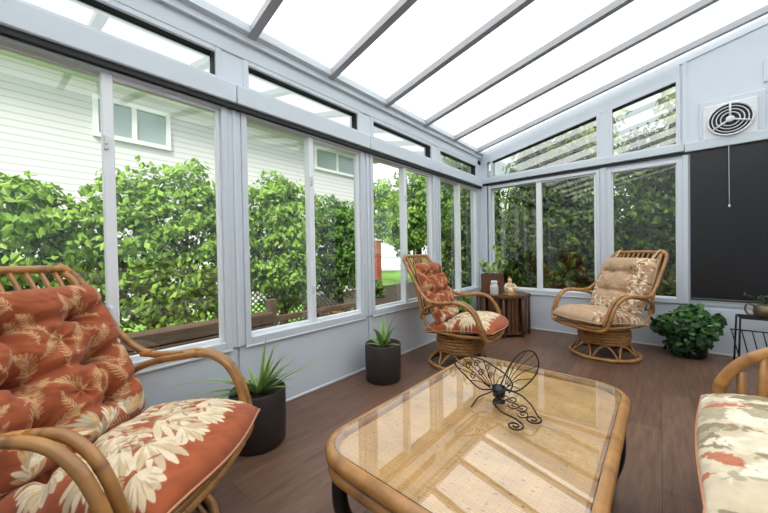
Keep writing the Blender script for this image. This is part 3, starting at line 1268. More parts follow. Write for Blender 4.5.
tb = thing('coffee_table', 'glass topped rattan coffee table in the middle of the floor', 'table', (tcx, tcy, 0))
for z, k, rr in ((.405, 0, .024), (.358, .004, .021)):
    m = MB()
    m.tube(dense(rrect(hx - .024 - k, hy - .024 - k, .125, z)), rr, 12, 1, closed=True, rattan=True)
    m.build('rim_pole', M['rattan'], tb)
m = MB()
P = rrect(hx - .04, hy - .04, .11, .405)
m.add(P, [tuple(range(len(P)))])
wv = m.build('woven_panel', M['weave'], tb, fix=False)
for s in (-1, 1):
    m = MB()
    m.tube([(s * .18, -hy + .05, .384), (s * .18, hy - .05, .384)], .012, 8, 1, rattan=True)
    m.build('support_rail', M['rattan'], tb)
m = MB()
P = rrect(hx - .032, hy - .032, .115, .428)
m.add(P, [tuple(range(len(P)))])
m.build('glass_top', M['glass_top'], tb, fix=False)
m = MB()
m.tube(dense(rrect(hx - .033, hy - .033, 0.115, .426)), .0018, 6, 1, closed=True)
m.build('glass_edge', M['gasket_and_shade'], tb)
for sx in (-1, 1):
    for sy in (-1, 1):
        m = MB()
        ax, ay = hx - .062, hy - .062
        pts = [(sx * (ax - .01), sy * (ay - .05), .345), (sx * (ax + .012), sy * (ay - .035), .26), (sx * (ax + .012), sy * (ay - .05), .15), (sx * (ax - .02), sy * (ay - .10), .06),
               (sx * (ax - .09), sy * (ay - .2), .026), (sx * (ax - .16), sy * (ay - .32), .024)]
        m.tube(pts, [.028, .028, .027, .026, .024, .023], 10, 6)
        m.build('leg', M['black_wood'], tb)
for sx in (-1, 1):
    m = MB()
    m.tube([(sx * (hx - .19), -.33, .024), (sx * (hx - .215), 0, .024), (sx * (hx - .19), .33, .024)], .021, 10, 5)
    m.build('runner', M['black_wood'], tb)

# wire butterfly candle holder standing on the glass
ch = thing('butterfly_candle_holder', 'dark wire butterfly candle holder standing on the glass coffee table', 'candle holder', (-.50, 1.262, .430), math.radians(41.5))
# local x = to the right as seen from the seat, local y = away


def wire(pts, r=.0032, name='wing_wire', par=None, res=6):
    m = MB()
    m.tube(pts, r, 6, res)
    return m.build(name, M['bronze_wire'], par or ch)


m = MB()
m.lathe([(.0, .0), (.024, .0), (.024, .005), (.009, .010), (.009, .018), (.024, .025), (.0275, .062), (.0245, .062), (.022, .028), (0, .028)], 20)
m.build('candle_cup', M['candle'], ch)


def spiral(c, r0, turns, ax, ay, a0=0, n=22):
    out = []
    c, ax, ay = Vector(c), Vector(ax), Vector(ay)
    for i in range(n):
        s = i / (n - 1)
        a = a0 + turns * 2 * PI * s
        rr = r0 * (1 - .82 * s)
        out.append(tuple(c + ax * (rr * math.cos(a)) + ay * (rr * math.sin(a))))
    return out


def wing(sg, tip, ctrl, nveins, parent, name='upper_wing'):
    """outline loop from the cup out to the tip and back, with ribs fanning across it"""
    m = MB()
    m.tube(ctrl, .0032, 6, 6)
    o = m.build(name, M['bronze_wire'], parent)
    Q = catmull(ctrl, 6)
    root = Vector(ctrl[0])
    m = MB()
    for k in range(nveins):
        q = Q[int(len(Q) * (.18 + .62 * k / max(1, nveins - 1)))]
        mid = root.lerp(q, .5) + Vector((.0, .012, .008))
        m.tube([tuple(root.lerp(q, .1)), tuple(mid), tuple(q)], .0018, 5, 4)
    m.build('wing_ribs', M['bronze_wire'], o)
    return o


# right upper wing: a long leaf shape reaching up and away
wing(1, None, [(.02, 0, .055), (.082, .03, .028), (.132, .05, .042), (.179, .06, .083), (.199, .07, .128), (.186, .075, .170), (.157, .075, .184), (.116, .07, .172), (.06, .05, .12), (.01, .01, .06)], 6, ch)
# left upper wing, facing the window
wing(-1, None, [(-.02, 0, .05), (-.074, .02, .048), (-.127, .035, .096), (-.168, .05, .142), (-.158, .06, .166), (-.118, .06, .170), (-.055, .055, .158), (-.001, .05, .127), (.043, .04, .095), (.068, .03, .058), (.045, .01, .03)], 8, ch)
for c, R in (((-.11, .045, .135), .016), ((-.075, .05, .14), .016), ((-.095, .035, .095), .016), ((-.06, .04, .105), .016), ((-.03, .045, .125), .014), ((-.02, .045, .09), .014)):
    sc = MB()
    sc.tube(spiral(c, R, 1.4, (.9, .3, 0), (0, .3, .95)), .0022, 5, 2)
    sc.build('wing_scroll', M['bronze_wire'], ch)
# lower wings: scrolled bands sweeping down towards the seat
for rim, c, R_ in (([(.01, 0, .045), (.045, .0, .044), (.082, -.02, .034), (.10, -.065, .018), (.098, -.115, .008)], (.068, -.150, .006), .034),
                   ([(-.01, -.02, .03), (-.035, -.055, .022), (-.03, -.10, .012), (.004, -.138, .006)], (-.014, -.188, .006), .034)):
    lw = wire(rim + spiral(c, R_, 1.6, (.9, .2, 0), (.1, -.9, .0), -.4, 28), .0032, 'lower_wing', None, 4)
for (x, y, z) in ((.012, -.032, .032), (.035, -.045, .030), (.030, -.078, .022), (.055, -.090, .018), (.045, -.122, .011)):
    sc = MB()
    sc.tube(spiral((x, y, z), .026, 1.3, (.8, -.3, .1), (.3, .8, .15), 2.0 + 30 * x), .0024, 5, 2)
    sc.build('wing_scroll', M['bronze_wire'], ch)
m = MB()
m.tube([(-.02, 0, .05), (-.049, -.03, .052), (-.093, -.035, .037), (-.128, -.05, .005)], .003, 6, 5)
m.build('antenna', M['bronze_wire'], ch)
for pts in ([(-.01, 0, .02), (-.035, -.03, .012), (-.03, -.055, .004)], [(.01, .01, .02), (.03, .04, .012), (.035, .06, .004)]):
    m = MB()
    m.tube(pts, .003, 6, 5)
    m.build('foot', M['bronze_wire'], ch)


# ------------------------------------------------------------------ plants indoors
def strap_leaves(specs, seed, z0):
    """tapering folded strap leaves from a crown; specs: (azimuth, length, lean, droop, width)"""
    r = random.Random(seed)
    m = MB()
    for (az, L, lean, droop, wd) in specs:
        n = 9
        d = Vector((math.cos(az), math.sin(az), 0))
        sd = Vector((-d.y, d.x, 0))
        p = Vector((d.x * .02, d.y * .02, z0))
        th = lean
        vs, cs = [], []
        g = r.uniform(.8, 1.2)
        for i in range(n + 1):
            s = i / n
            w = 1.35 * wd * (1 - s ** 1.8) * (.6 + .4 * min(1, s * 4))
            up = Vector((-d.x * math.sin(th), -d.y * math.sin(th), math.cos(th)))
            nrm = Vector((-d.x * math.cos(PI / 2 - th), 0, 0))
            vs += [tuple(p - sd * w), tuple(p - up * (w * .35)), tuple(p + sd * w)]
            e = srgb(150 + 30 * s, 186, 116)
            c = srgb(88 + 30 * s, 140 + 14 * s, 72)
            cs += [tuple(x * g for x in e), tuple(x * g for x in c), tuple(x * g for x in e)]
            p = p + (d * math.cos(th) + Vector((0, 0, math.sin(th)))) * (L / n)
            th -= droop / n
        fs = []
        for i in range(n):
            for k in (0, 1):
                a = i * 3 + k
                fs.append((a, a + 1, a + 4, a + 3))
        m.add(vs, fs, cs, True)
    return m


def plant_pot(loc, name, label, specs, seed, rr, hh):
    t = thing(name, label, 'plant', loc, 0, 'dark pots along the left wall')
    m = MB()
    m.lathe([(0, 0), (rr * .92, 0), (rr * .97, .01), (rr, hh * .5), (rr, hh - .006), (rr - .004, hh), (rr - .012, hh), (rr - .014, hh - .05), (0, hh - .05)], 36)
    m.build('pot', M['pot'], t)
    m = MB()
    m.lathe([(0, hh - .022), (rr * .5, hh - .026), (rr - .013, hh - .035)], 28)
    m.build('soil', M['soil'], t)
    strap_leaves(specs, seed, hh - .03).build('foliage', M['strap'], t, fix=False)
    return t


rr = random.Random(3)
sp = []
for k in range(30):
    az_ = rr.uniform(0, 6.28)
    sp.append((az_, rr.uniform(.16, .30) * (.75 if math.cos(az_) < -.4 else 1), rr.uniform(.6, 1.35), rr.uniform(.2, 1.0), rr.uniform(.011, .019)))
sp += [(4.3, .44, .75, 1.1, .014), (4.5, .40, .55, 1.0, .014), (4.7, .36, .45, .9, .014), (.7, .42, .65, .45, .012), (.95, .36, .6, .4, .012), (.5, .32, .8, .5, .012),
       (1.6, .28, 1.35, .3, .014), (2.0, .30, 1.45, .2, .013), (.9, .27, 1.2, .3, .012), (4.4, .36, .35, .9, .012)]
plant_pot((-1.705, .838, 0), 'potted_spider_plant', 'dark pot of long thin strap leaves beside the foreground armchair', sp, 1, .148, .30)
sp = [(2.2, .26, 1.42, .25, .022), (.4, .30, 1.45, .5, .024), (5.0, .28, 1.35, 1.2, .024), (1.2, .22, 1.2, .5, .02), (3.4, .17, .8, .9, .02), (4.3, .15, .7, 1.0, .018),
      (5.7, .24, 1.0, 1.2, .02), (.0, .19, .6, .9, .017), (2.8, .19, 1.0, .7, .02), (6.1, .27, 1.3, 1.0, .022)]
plant_pot((-1.735, 1.93, 0), 'potted_aloe', 'dark pot of short upright fleshy leaves under the windows', sp, 2, .148, .30)


def leaf_cloud(Cn, Nn, size, cols, aspect=.55, fold=.18, jitter=.6):
    """one folded, pointed leaf per centre (6 points, 4 triangles as 2 quads)"""
    n = len(Cn)
    Nn = Nn + rng.normal(0, jitter, (n, 3))
    Nn /= np.linalg.norm(Nn, axis=1, keepdims=True) + 1e-9
    up = np.tile(np.array([0, 0, -1.0]), (n, 1)) + rng.normal(0, .7, (n, 3))
    d = up - Nn * np.sum(up * Nn, 1, keepdims=True)
    d /= np.linalg.norm(d, axis=1, keepdims=True) + 1e-9
    s = np.cross(Nn, d)
    L = (size * rng.uniform(.65, 1.3, n))[:, None]
    W = L * aspect
    base = Cn - d * L * .5
    tip = Cn + d * L * .5 - Nn * L * .12
    a1, b1 = Cn - d * L * .1 + s * W * .5 - Nn * L * fold, Cn - d * L * .1 - s * W * .5 - Nn * L * fold
    V = np.stack([base, a1, tip, b1], 1).reshape(-1, 3)
    i = np.arange(n) * 4
    F = np.concatenate([np.stack([i, i + 1, i + 2], 1), np.stack([i, i + 2, i + 3], 1)])
    return V, F, np.repeat(cols, 4, 0)


def shell_points(blobs, n, inner=.7):
    """points in the outer skin of a set of ellipsoids, with outward normals"""
    vol = np.array([b[3] * b[4] + b[4] * b[5] + b[3] * b[5] for b in blobs])
    pick = rng.choice(len(blobs), n, p=vol / vol.sum())
    Bv = np.array(blobs)[pick]
    d = rng.normal(0, 1, (n, 3))
    d /= np.linalg.norm(d, axis=1, keepdims=True)
    r = rng.uniform(inner, 1.05, n)[:, None]
    P = Bv[:, :3] + d * Bv[:, 3:6] * r
    nn = d / Bv[:, 3:6]
    nn /= np.linalg.norm(nn, axis=1, keepdims=True)
    return P, nn, r[:, 0]


def tint(n, c0, c1, k=None):
    k = rng.random(n) if k is None else np.clip(k + rng.normal(0, .22, n), 0, 1)
    return np.array(c0)[None] * (1 - k[:, None]) + np.array(c1)[None] * k[:, None]


# large leafy plant on the floor by the back wall
t = thing('leafy_houseplant', 'bushy dark green round-leaved plant on the floor against the back wall', 'plant', (.20, 4.19, 0))
m = MB()
m.lathe([(0, 0), (.10, 0), (.125, .02), (.14, .22), (.145, .25), (.135, .25), (.13, .2), (0, .2)], 28)
m.build('pot', M['black_wood'], t)
blobs = [(0, -.02, .30, .20, .17, .17), (-.15, -.05, .28, .12, .12, .13), (.12, -.04, .30, .11, .11, .13), (0, -.12, .2, .16, .1, .14), (.02, 0, .40, .13, .11, .1), (-.05, -.1, .10, .14, .08, .1), (.2, -.02, .38, .05, .05, .07), (-.24, -.07, .25, .05, .05, .05)]
P, nn, r_ = shell_points(blobs, 900, .6)
P[:, 2] = np.maximum(P[:, 2], .04)
P[:, 1] = np.minimum(P[:, 1], .17)
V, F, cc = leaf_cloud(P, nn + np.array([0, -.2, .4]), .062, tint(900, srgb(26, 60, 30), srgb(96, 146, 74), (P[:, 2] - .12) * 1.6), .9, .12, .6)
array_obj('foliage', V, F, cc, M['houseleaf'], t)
m = MB()
for k in range(14):
    a = rr.uniform(0, 6.28)
    e = rr.uniform(.05, .2)
    m.tube([(0.03 * math.cos(a), .03 * math.sin(a), .2), (e * .6 * math.cos(a), min(.1, e * .6 * math.sin(a)), .3), (e * math.cos(a), min(.12, e * math.sin(a)), rr.uniform(.28, .42))], .004, 5, 3)
m.build('stems', M['houseleaf'], t)

# small plant behind the middle chair
t = thing('potted_flower', 'small leafy potted plant with orange bloom behind the side-on rust chair', 'plant', (-1.83, 3.50, 0))
m = MB()
m.lathe([(0, 0), (.075, 0), (.10, .17), (.105, .19), (.095, .19), (.09, .16), (0, .16)], 24)
m.build('pot', M['ceramic'], t)
P, nn, r_ = shell_points([(0, 0, .33, .12, .14, .13), (.02, .02, .43, .09, .09, .09)], 240, .3)
V, F, cc = leaf_cloud(P, nn + np.array([0, 0, .5]), .075, tint(240, srgb(46, 104, 48), srgb(140, 184, 84)), .5, .1)
array_obj('foliage', V, F, cc, M['houseleaf'], t)
m = MB()
for (x, y, z) in ((.06, -.08, .42), (.08, -.06, .36)):
    for k in range(6):
        a = k * PI / 3
        m.ball((x + .016 * math.cos(a), y, z + .016 * math.sin(a)), .013, 8, 6)
m.build('bloom', principled('orange_petal', srgb(226, 140, 66), .6, noise=.1, nscale=30), t)

# ------------------------------------------------------------------ side table in the corner
scx, scy = -1.53, 4.02
st = thing('side_table', 'dark slatted octagonal side table in the far corner', 'table', (scx, scy, 0))
oct_ = lambda R, z, a0=PI / 8: [(R * math.cos(a0 + k * PI / 4), R * math.sin(a0 + k * PI / 4), z) for k in range(8)]
m = MB()
for (R, z0, z1) in ((.335, .472, .5),):
    m.prism([p[:2] for p in oct_(R, 0)], 'z', z0, z1)
m.build('table_top', M['dark_wood'], st)
m = MB()
m.prism([p[:2] for p in oct_(.30, 0)], 'z', .03, .055)
m.build('base_board', M['dark_wood'], st)
A = oct_(.31, 0)
for k in range(8):
    p = A[k]
    m = MB()
    m.tube([(p[0], p[1], 0), (p[0], p[1], .475)], .016, 8, 1)
    m.build('leg', M['dark_wood'], st)
    a, b = Vector(A[k]), Vector(A[(k + 1) % 8])
    m = MB()
    d = (b - a).normalized()
    nrm = Vector((d.y, -d.x, 0))
    for q in (.3, .5, .7):
        c = a.lerp(b, q) * .97
        w2 = .018
        vs = []
        for z in (.05, .475):
            for (e, g) in ((-1, -1), (1, -1), (1, 1), (-1, 1)):
                v = c + d * (e * w2) + nrm * (g * .005)
                vs.append((v.x, v.y, z))
        m.add(vs, [(3, 2, 1, 0), (4, 5, 6, 7), (0, 1, 5, 4), (1, 2, 6, 5), (2, 3, 7, 6), (3, 0, 4, 7)])
    m.build('slat_panel', M['dark_wood'], st)
m = MB()
m.lathe([(.24, .06), (.24, .47)], 8)
m.build('inner_liner', M['planter'], st)

# things standing on it
pl = thing('planter_box', 'brown wooden planter with leafy sprigs on the corner side table', 'plant', (-1.675, 4.06, .5), math.radians(8))
m = MB()
for (a0, a1, b0, b1) in ((-.12, .12, -.11, -.095), (-.12, .12, .095, .11), (-.12, -.105, -.095, .095), (.105, .12, -.095, .095)):
    m.box(a0, a1, b0, b1, 0, .245, .004)
m.box(-.105, .105, -.095, .095, 0, .02)
m.build('box', M['planter'], pl)
m = MB()
m.box(-.104, .104, -.094, .094, .205, .222)
m.build('soil', M['soil'], pl)
P, nn, r_ = shell_points([(0, 0, .31, .13, .09, .08), (-.1, -.03, .38, .08, .06, .06), (.09, -.03, .46, .06, .05, .08), (.05, 0, .58, .05, .04, .07), (.15, -.02, .40, .06, .05, .05)], 190, .2)
V, F, cc = leaf_cloud(P, nn + np.array([0, -.2, .5]), .075, tint(190, srgb(96, 140, 70), srgb(196, 216, 128)), .5, .1)
array_obj('foliage', V, F, cc, M['houseleaf'], pl)
m = MB()
for (x, z) in ((-.1, .4), (.09, .48), (.05, .62), (.15, .4), (-.03, .34)):
    m.tube([(x * .3, 0, .21), (x * .6, -.01, .3), (x, -.02, z)], .003, 5, 3)
m.build('stems', M['houseleaf'], pl)

j = thing('storage_jar', 'pale glass jar with lid on the corner side table', 'jar', (-1.56, 3.83, .5))
m = MB()
m.lathe([(0, 0), (.046, 0), (.05, .008), (.05, .10), (.044, .12), (.036, .13), (.036, .138)], 24)
m.build('jar_body', M['jar_glass'], j)
m = MB()
m.lathe([(0, .172), (.034, .172), (.039, .166), (.039, .138), (.036, .134)], 24)
m.build('lid', M['plastic'], j)

g = thing('figurine', 'small cream seated figurine ornament on the corner side table', 'ornament', (-1.40, 3.92, .5), math.radians(35))
m = MB()
m.lathe([(0, 0), (.085, 0), (.088, .01), (.08, .02), (.0, .024)], 24)
m.build('base', M['gold'], g)
m = MB()
m.ball((0, 0, .055), .06, 14, 10, (1.1, .95, .75))
m.ball((0, .005, .11), .042, 14, 10, (.95, .8, 1.25))
m.ball((0, 0, .175), .026, 12, 10, (1, 1, 1.15))
m.tube([(.04, -.005, .135), (.062, -.03, .1), (.03, -.055, .08)], .013, 8, 4)
m.tube([(-.04, -.005, .135), (-.062, -.03, .1), (-.03, -.055, .08)], .013, 8, 4)
m.build('figure', M['ceramic'], g)
m = MB()
m.ball((0, .006, .187), .027, 12, 8, (1.02, 1.0, .8))
m.ball((0, .012, .212), .011, 8, 6)
m.build('hair', M['gold'], g)

# ------------------------------------------------------------------ black wire rack with bronze pot
rk = thing('wire_rack', 'black wire rack with slanted tray by the back wall behind the sofa', 'rack', (.70, 4.13, 0))
for (x, y) in ((-.19, -.10), (.19, -.10), (-.19, .13), (.19, .13)):
    m = MB()
    m.tube([(x * 1.06, y, 0), (x, y * .8, .43)], .007, 8, 1)
    m.build('leg', M['black_metal'], rk)
m = MB()
m.tube([(-.19, -.08, .43), (.19, -.08, .43), (.19, .104, .43), (-.19, .104, .43)], .007, 6, 1, closed=True)
for k in range(7):
    y = -.08 + .184 * (k + .5) / 7
    m.tube([(-.19, y, .43), (.19, y, .43)], .004, 5, 1)
m.build('top_shelf', M['black_metal'], rk)
m = MB()
m.tube([(-.23, .12, .29), (.23, .12, .29)], .006, 6, 1)
m.tube([(-.2, -.12, .10), (.2, -.12, .10)], .006, 6, 1)
for k in range(8):
    x = -.22 + .44 * k / 7
    m.tube([(x, .12, .29), (x * .92, -.12, .10)], .0045, 5, 1)
m.build('slanted_tray', M['black_metal'], rk)

pt = thing('bronze_teapot', 'tarnished bronze teapot holding dark sprigs on the black wire rack', 'pot', (.675, 4.13, .436))
m = MB()
m.lathe([(0, 0), (.06, 0), (.078, .02), (.085, .055), (.078, .09), (.062, .102), (.058, .108), (.05, .108), (.05, .095), (0, .095)], 28)
m.build('body', M['bronze_pot'], pt)
m = MB()
m.tube([(-.07, -.01, .10), (-.115, -.015, .112), (-.128, -.015, .07), (-.112, -.015, .025), (-.07, -.01, .02)], .007, 8, 6)
m.build('handle', M['bronze_pot'], pt)
m = MB()
m.tube([(.07, .01, .04), (.115, .015, .06), (.145, .02, .11)], [.018, .013, .009], 8, 5)
m.build('spout', M['bronze_pot'], pt)
P = np.array([[-.05, -.03, .17], [-.03, 0, .16], [0, 0, .15], [.03, -.02, .16], [.05, .0, .17], [-.1, -.03, .19], [-.13, -.03, .2], [.02, .02, .2], [.06, .02, .22], [0, -.03, .19], [-.01, .01, .13], [.03, .01, .13]])
V, F, cc = leaf_cloud(P, np.tile(np.array([0, -1., .5]), (12, 1)), .06, tint(12, srgb(38, 52, 34), srgb(70, 88, 56)), .4, .1)
array_obj('foliage', V, F, cc, M['houseleaf'], pt)
m = MB()
for e in ((-.13, -.03, .2), (-.05, -.03, .17), (.05, 0, .17), (.06, .02, .22), (0, -.03, .19)):
    m.tube([(0, 0, .09), (e[0] * .5, e[1] * .5, .14), e], .0025, 5, 3)
m.build('stems', M['bark'], pt)

# ------------------------------------------------------------------ rattan sofa on the right
so = thing('rattan_sofa', 'rattan sofa with hooped slatted arms and leaf print cushions at the right edge', 'sofa', (.50, 1.105, 0), math.radians(-3.5))
SW = .87                                   # half length


def arm_loop(y):
    return [(-.362, y, .02), (-.366, y, .25), (-.366, y, .40), (-.35, y, .475), (-.29, y, .565), (-.19, y, .632), (-.06, y, .655), (.1, y, .65), (.25, y, .66), (.36, y, .70)]


for y in (-SW, SW):
    m = MB()
    m.tube(arm_loop(y), .021, 12, 6, rattan=True)
    a = m.build('arm', M['rattan'], so)
    for k in range(9):
        x = -.30 + .06 * k
        z = (.50, .575, .61, .63, .64, .64, .64, .64, .64)[k]
        m = MB()
        m.tube([(x, y, .27), (x, y, z + .02)], .014, 8, 1, rattan=True)
        m.build('arm_slat', M['rattan'], a)
m = MB()
m.tube([(-.36, -SW, .27), (-.38, 0, .268), (-.36, SW, .27)], .02, 10, 4, rattan=True)
m.tube([(-.36, SW, .27), (.33, SW, .27)], .018, 10, 1, rattan=True)
m.tube([(-.36, -SW, .27), (.33, -SW, .27)], .018, 10, 1, rattan=True)
m.tube([(.33, -SW, .27), (.33, SW, .27)], .018, 10, 1, rattan=True)
for k in range(7):
    y = -.75 + .25 * k
    m.tube([(-.37, y, .272), (.33, y, .272)], .012, 8, 1, rattan=True)
m.build('seat_frame', M['rattan'], so)
m = MB()
m.tube([(.33, -SW, .02), (.34, -SW, .5), (.42, -SW * .97, .86), (.44, -SW * .85, .93), (.45, 0, .94), (.44, SW * .85, .93), (.42, SW * .97, .86), (.34, SW, .5), (.33, SW, .02)], .021, 12, 6, rattan=True)
bk = m.build('back_frame', M['rattan'], so)
for k in range(14):
    y = -.74 + 1.48 * k / 13
    m = MB()
    m.tube([(.335, y, .28), (.36, y, .55), (.448, y, .93)], .010, 8, 3, rattan=True)
    m.build('back_spindle', M['rattan'], bk)
for yc in (-.43, .43):
    def ps(px, py, pn, yc=yc):
        s = (py + .36) / .72
        return np.stack([.31 - .725 * s, yc + px * 1.01 + .008, .375 + .012 * np.sin(PI * s) + pn], 1)
    cushion('seat_cushion', .855, .72, .16, ps, pat_sofa, so, 160, [(-.14, -.05, .5), (.14, -.05, .5)], (), .03, .0, M['piping_rust'], front=.02, ear=.01)
    def pb(px, py, pn, yc=yc):
        s = (py + .25) / .5
        return np.stack([.235 + .12 * s - pn * .95, yc + px, .44 + .46 * s + pn * .25], 1)
    cushion('back_cushion', .80, .5, .15, pb, pat_sofa, so, 70, [(-.15, 0, 1), (.15, 0, 1)], (), .04, .01, M['piping_rust'])

# ------------------------------------------------------------------ garden
G = -.42
m = MB()
m.box(-60, 40, -40, 80, G - .3, G)
struct(m.build('lawn', M['lawn']))
m = MB()
m.prism([(-17.2, 17.2), (-15.6, 20.4), (-49.0, 63), (-50, 51)], 'z', G - .02, G + .012)
struct(m.build('driveway', M['concrete']))
m = MB()
m.box(-5.5, LX - .12, -6, 4.4, G - .02, G + .02)
m.box(-7.6, -5.5, -6, 3.3, G - .02, G + .02)
struct(m.build('garden_bed', M['soil']))
m = MB()
m.box(LX - .1, RX + .1, RY - .1, BY + .1, G - .05, -.081)
struct(m.build('foundation', M['stone']))
# wooded bank beyond the back wall
m = MB()
m.box(-9, 12, 5.2, 14, G - .02, G + .02)
struct(m.build('woodland_floor', M['soil']))

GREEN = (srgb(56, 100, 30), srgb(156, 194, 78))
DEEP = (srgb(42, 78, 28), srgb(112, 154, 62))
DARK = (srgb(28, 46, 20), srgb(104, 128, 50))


def shrub(name, label, cat, loc, blobs, n, size, pal, trunk, group=None, aspect=.6, inner=.72, top=2.0, gap=-.55):
    t = thing(name, label, cat, loc, 0, group)
    P, nn, r_ = shell_points(blobs, n, inner)
    P[:, 2] = np.maximum(P[:, 2], .05)
    f = 2.2 / max(size, .07) * .16
    x_, y_, z_ = P[:, 0] * f + loc[0], P[:, 1] * f + loc[1], P[:, 2] * f * 1.5
    cl = np.sin(x_ * 2.1 + 1.7 * np.sin(z_ * 1.3)) * np.sin(y_ * 2.3 + 1.9 * np.sin(z_ * 1.7 + x_)) + .6 * np.sin(z_ * 2.9 + 2 * np.sin(y_ * 1.9))
    keep = cl + rng.normal(0, .35, n) > gap
    P, nn, r_, cl = P[keep], nn[keep], r_[keep], cl[keep]
    P = P + nn * (cl * size * .7)[:, None]
    P[:, 2] = np.maximum(P[:, 2], .05)
    n = len(P)
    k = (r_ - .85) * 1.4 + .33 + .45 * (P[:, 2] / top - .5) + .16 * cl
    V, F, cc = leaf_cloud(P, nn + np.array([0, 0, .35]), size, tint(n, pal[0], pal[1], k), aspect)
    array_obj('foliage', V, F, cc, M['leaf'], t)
    m = MB()
    for (pts, rad) in trunk:
        m.tube(pts, rad, 8, 4)
    m.build('trunk', M['bark'], t)
    return t


def stems(h, spread, n, r, seed):
    q = random.Random(seed)
    out = []
    for i in range(n):
        a = q.uniform(0, 6.28)
        out.append(([(q.uniform(-.1, .1), q.uniform(-.1, .1), 0), (spread * .4 * math.cos(a), spread * .4 * math.sin(a), h * .5), (spread * math.cos(a), spread * math.sin(a), h)], [r, r * .7, r * .35]))
    return out


# hedge along the left: big leafy shrubs
hs = [((-4.62, -.24), 'leafy hedge shrub in the left pane of the first window', 2.2),
      ((-4.6, 1.2), 'tall bushy hedge shrub filling the right pane of the first window', 2.55)]
for i, ((x, y), lab, hh) in enumerate(hs):
    bl = [(0, 0, hh * .55, .6, .66, hh * .38), (.1, -.42, hh * .6, .45, .42, hh * .33), (.1, .42, hh * .62, .45, .42, hh * .34), (.15, .1, hh * .78, .42, .45, hh * .24), (.2, -.2, hh * .36, .5, .6, hh * .26),
          (.1, -.6, hh * .72, .22, .22, hh * .24), (.1, .6, hh * .74, .22, .22, hh * .24), (.12, .25, hh * .9, .2, .2, hh * .14), (.12, -.3, hh * .86, .2, .2, hh * .14)]
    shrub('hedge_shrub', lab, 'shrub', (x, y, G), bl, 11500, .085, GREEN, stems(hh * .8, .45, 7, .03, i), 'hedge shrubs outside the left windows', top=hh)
# round headed small trees in the second window
shrub('garden_tree', 'bright green garden tree filling the left pane of the second window', 'tree', (-4.4, 2.58, G),
      [(0, 0, 1.6, .62, .52, 1.0), (.05, -.3, 2.0, .42, .32, .55), (.1, .25, 2.1, .4, .32, .5), (.1, 0, 1.2, .5, .55, .4), (.1, -.1, 2.45, .25, .25, .25)], 10500, .08, GREEN,
      [([(0, 0, 0), (.02, .02, .6), (0, 0, 1.2)], [.07, .06, .04]), ([(0, 0, .5), (.1, .2, .9), (.1, .35, 1.3)], [.04, .03, .02])], 'garden trees outside the left windows', top=2.8)
shrub('garden_tree', 'darker green garden tree in the right pane of the second window', 'tree', (-4.55, 3.86, G),
      [(0, 0, 1.55, .7, .62, .9), (.05, -.25, 2.0, .4, .3, .45), (.1, .3, 1.75, .4, .34, .55), (.1, 0, 1.2, .5, .5, .4)], 10000, .08, DEEP,
      [([(0, 0, 0), (.02, .02, .6), (0, 0, 1.2)], [.07, .06, .04]), ([(0, 0, .5), (-.1, .2, .9), (-.1, .35, 1.3)], [.04, .03, .02])], 'garden trees outside the left windows', top=2.8)
# trees further off, seen through windows three and four
far = [(-15.2, 16.0, 2.9, 7.0, 'spreading garden tree behind the driveway in the third window', GREEN),
       (-7.5, 10.6, 1.5, 5.4, 'tall loose tree in the right pane of the third window', GREEN),
       (-9.1, 15.6, 2.2, 7.4, 'tall garden tree in the left pane of the fourth window', GREEN),
       (-4.9, 9.7, 1.35, 4.8, 'dark garden tree in the right pane of the fourth window', DEEP),
       (-18.6, 25.6, 3.6, 7.5, 'distant round tree past the driveway in the third window', GREEN)]
for i, (x, y, R, hh, lab, pal) in enumerate(far):
    bl = [(0, 0, hh * .62, R * .75, R * .75, hh * .32), (-R * .5, 0, hh * .5, R * .45, R * .45, hh * .24), (R * .5, 0, hh * .52, R * .45, R * .45, hh * .24), (0, -R * .5, hh * .44, R * .5, R * .45, hh * .2), (0, R * .3, hh * .78, R * .45, R * .45, hh * .18)]
    shrub('far_tree', lab, 'tree', (x, y, G), bl, 7500, .13 + .045 * R, pal, [([(0, 0, 0), (.05, 0, hh * .3), (0, 0, hh * .62)], [.16, .12, .06])], 'trees beyond the far left windows', top=hh, inner=.5)
# dense dark wood beyond the back wall
q = random.Random(21)
labs = ['dark front row tree in the left pane of the back sliding window', 'dark front row tree in the right pane of the back sliding window',
        'dark front row tree in the single back window behind the beige chair',
        'dark second row tree showing through the back sliding window', 'dark second row tree showing through the single back window']
for i, (x, y) in enumerate(((-3.05, 6.6), (-1.4, 6.5), (.25, 6.6), (-2.4, 8.4), (-.4, 8.5))):
    hh = (3.1 if i < 3 else 3.9) + q.uniform(-.2, .4)
    bl = [(0, 0, hh * .55, .8, .62, hh * .42), (-.4, -.15, hh * .35, .48, .5, hh * .3), (.4, -.15, hh * .4, .48, .5, hh * .3), (0, -.2, hh * .2, .75, .5, hh * .2), (.1, 0, hh * .85, .5, .45, hh * .2)]
    shrub('wood_tree', labs[i], 'tree', (x, y, G), bl, 8000, .11, DARK, [([(0, 0, 0), (.05, 0, hh * .4), (0, 0, hh * .8)], [.09, .07, .03])], 'dark trees outside the back wall', top=hh, inner=.5, gap=-1.3)
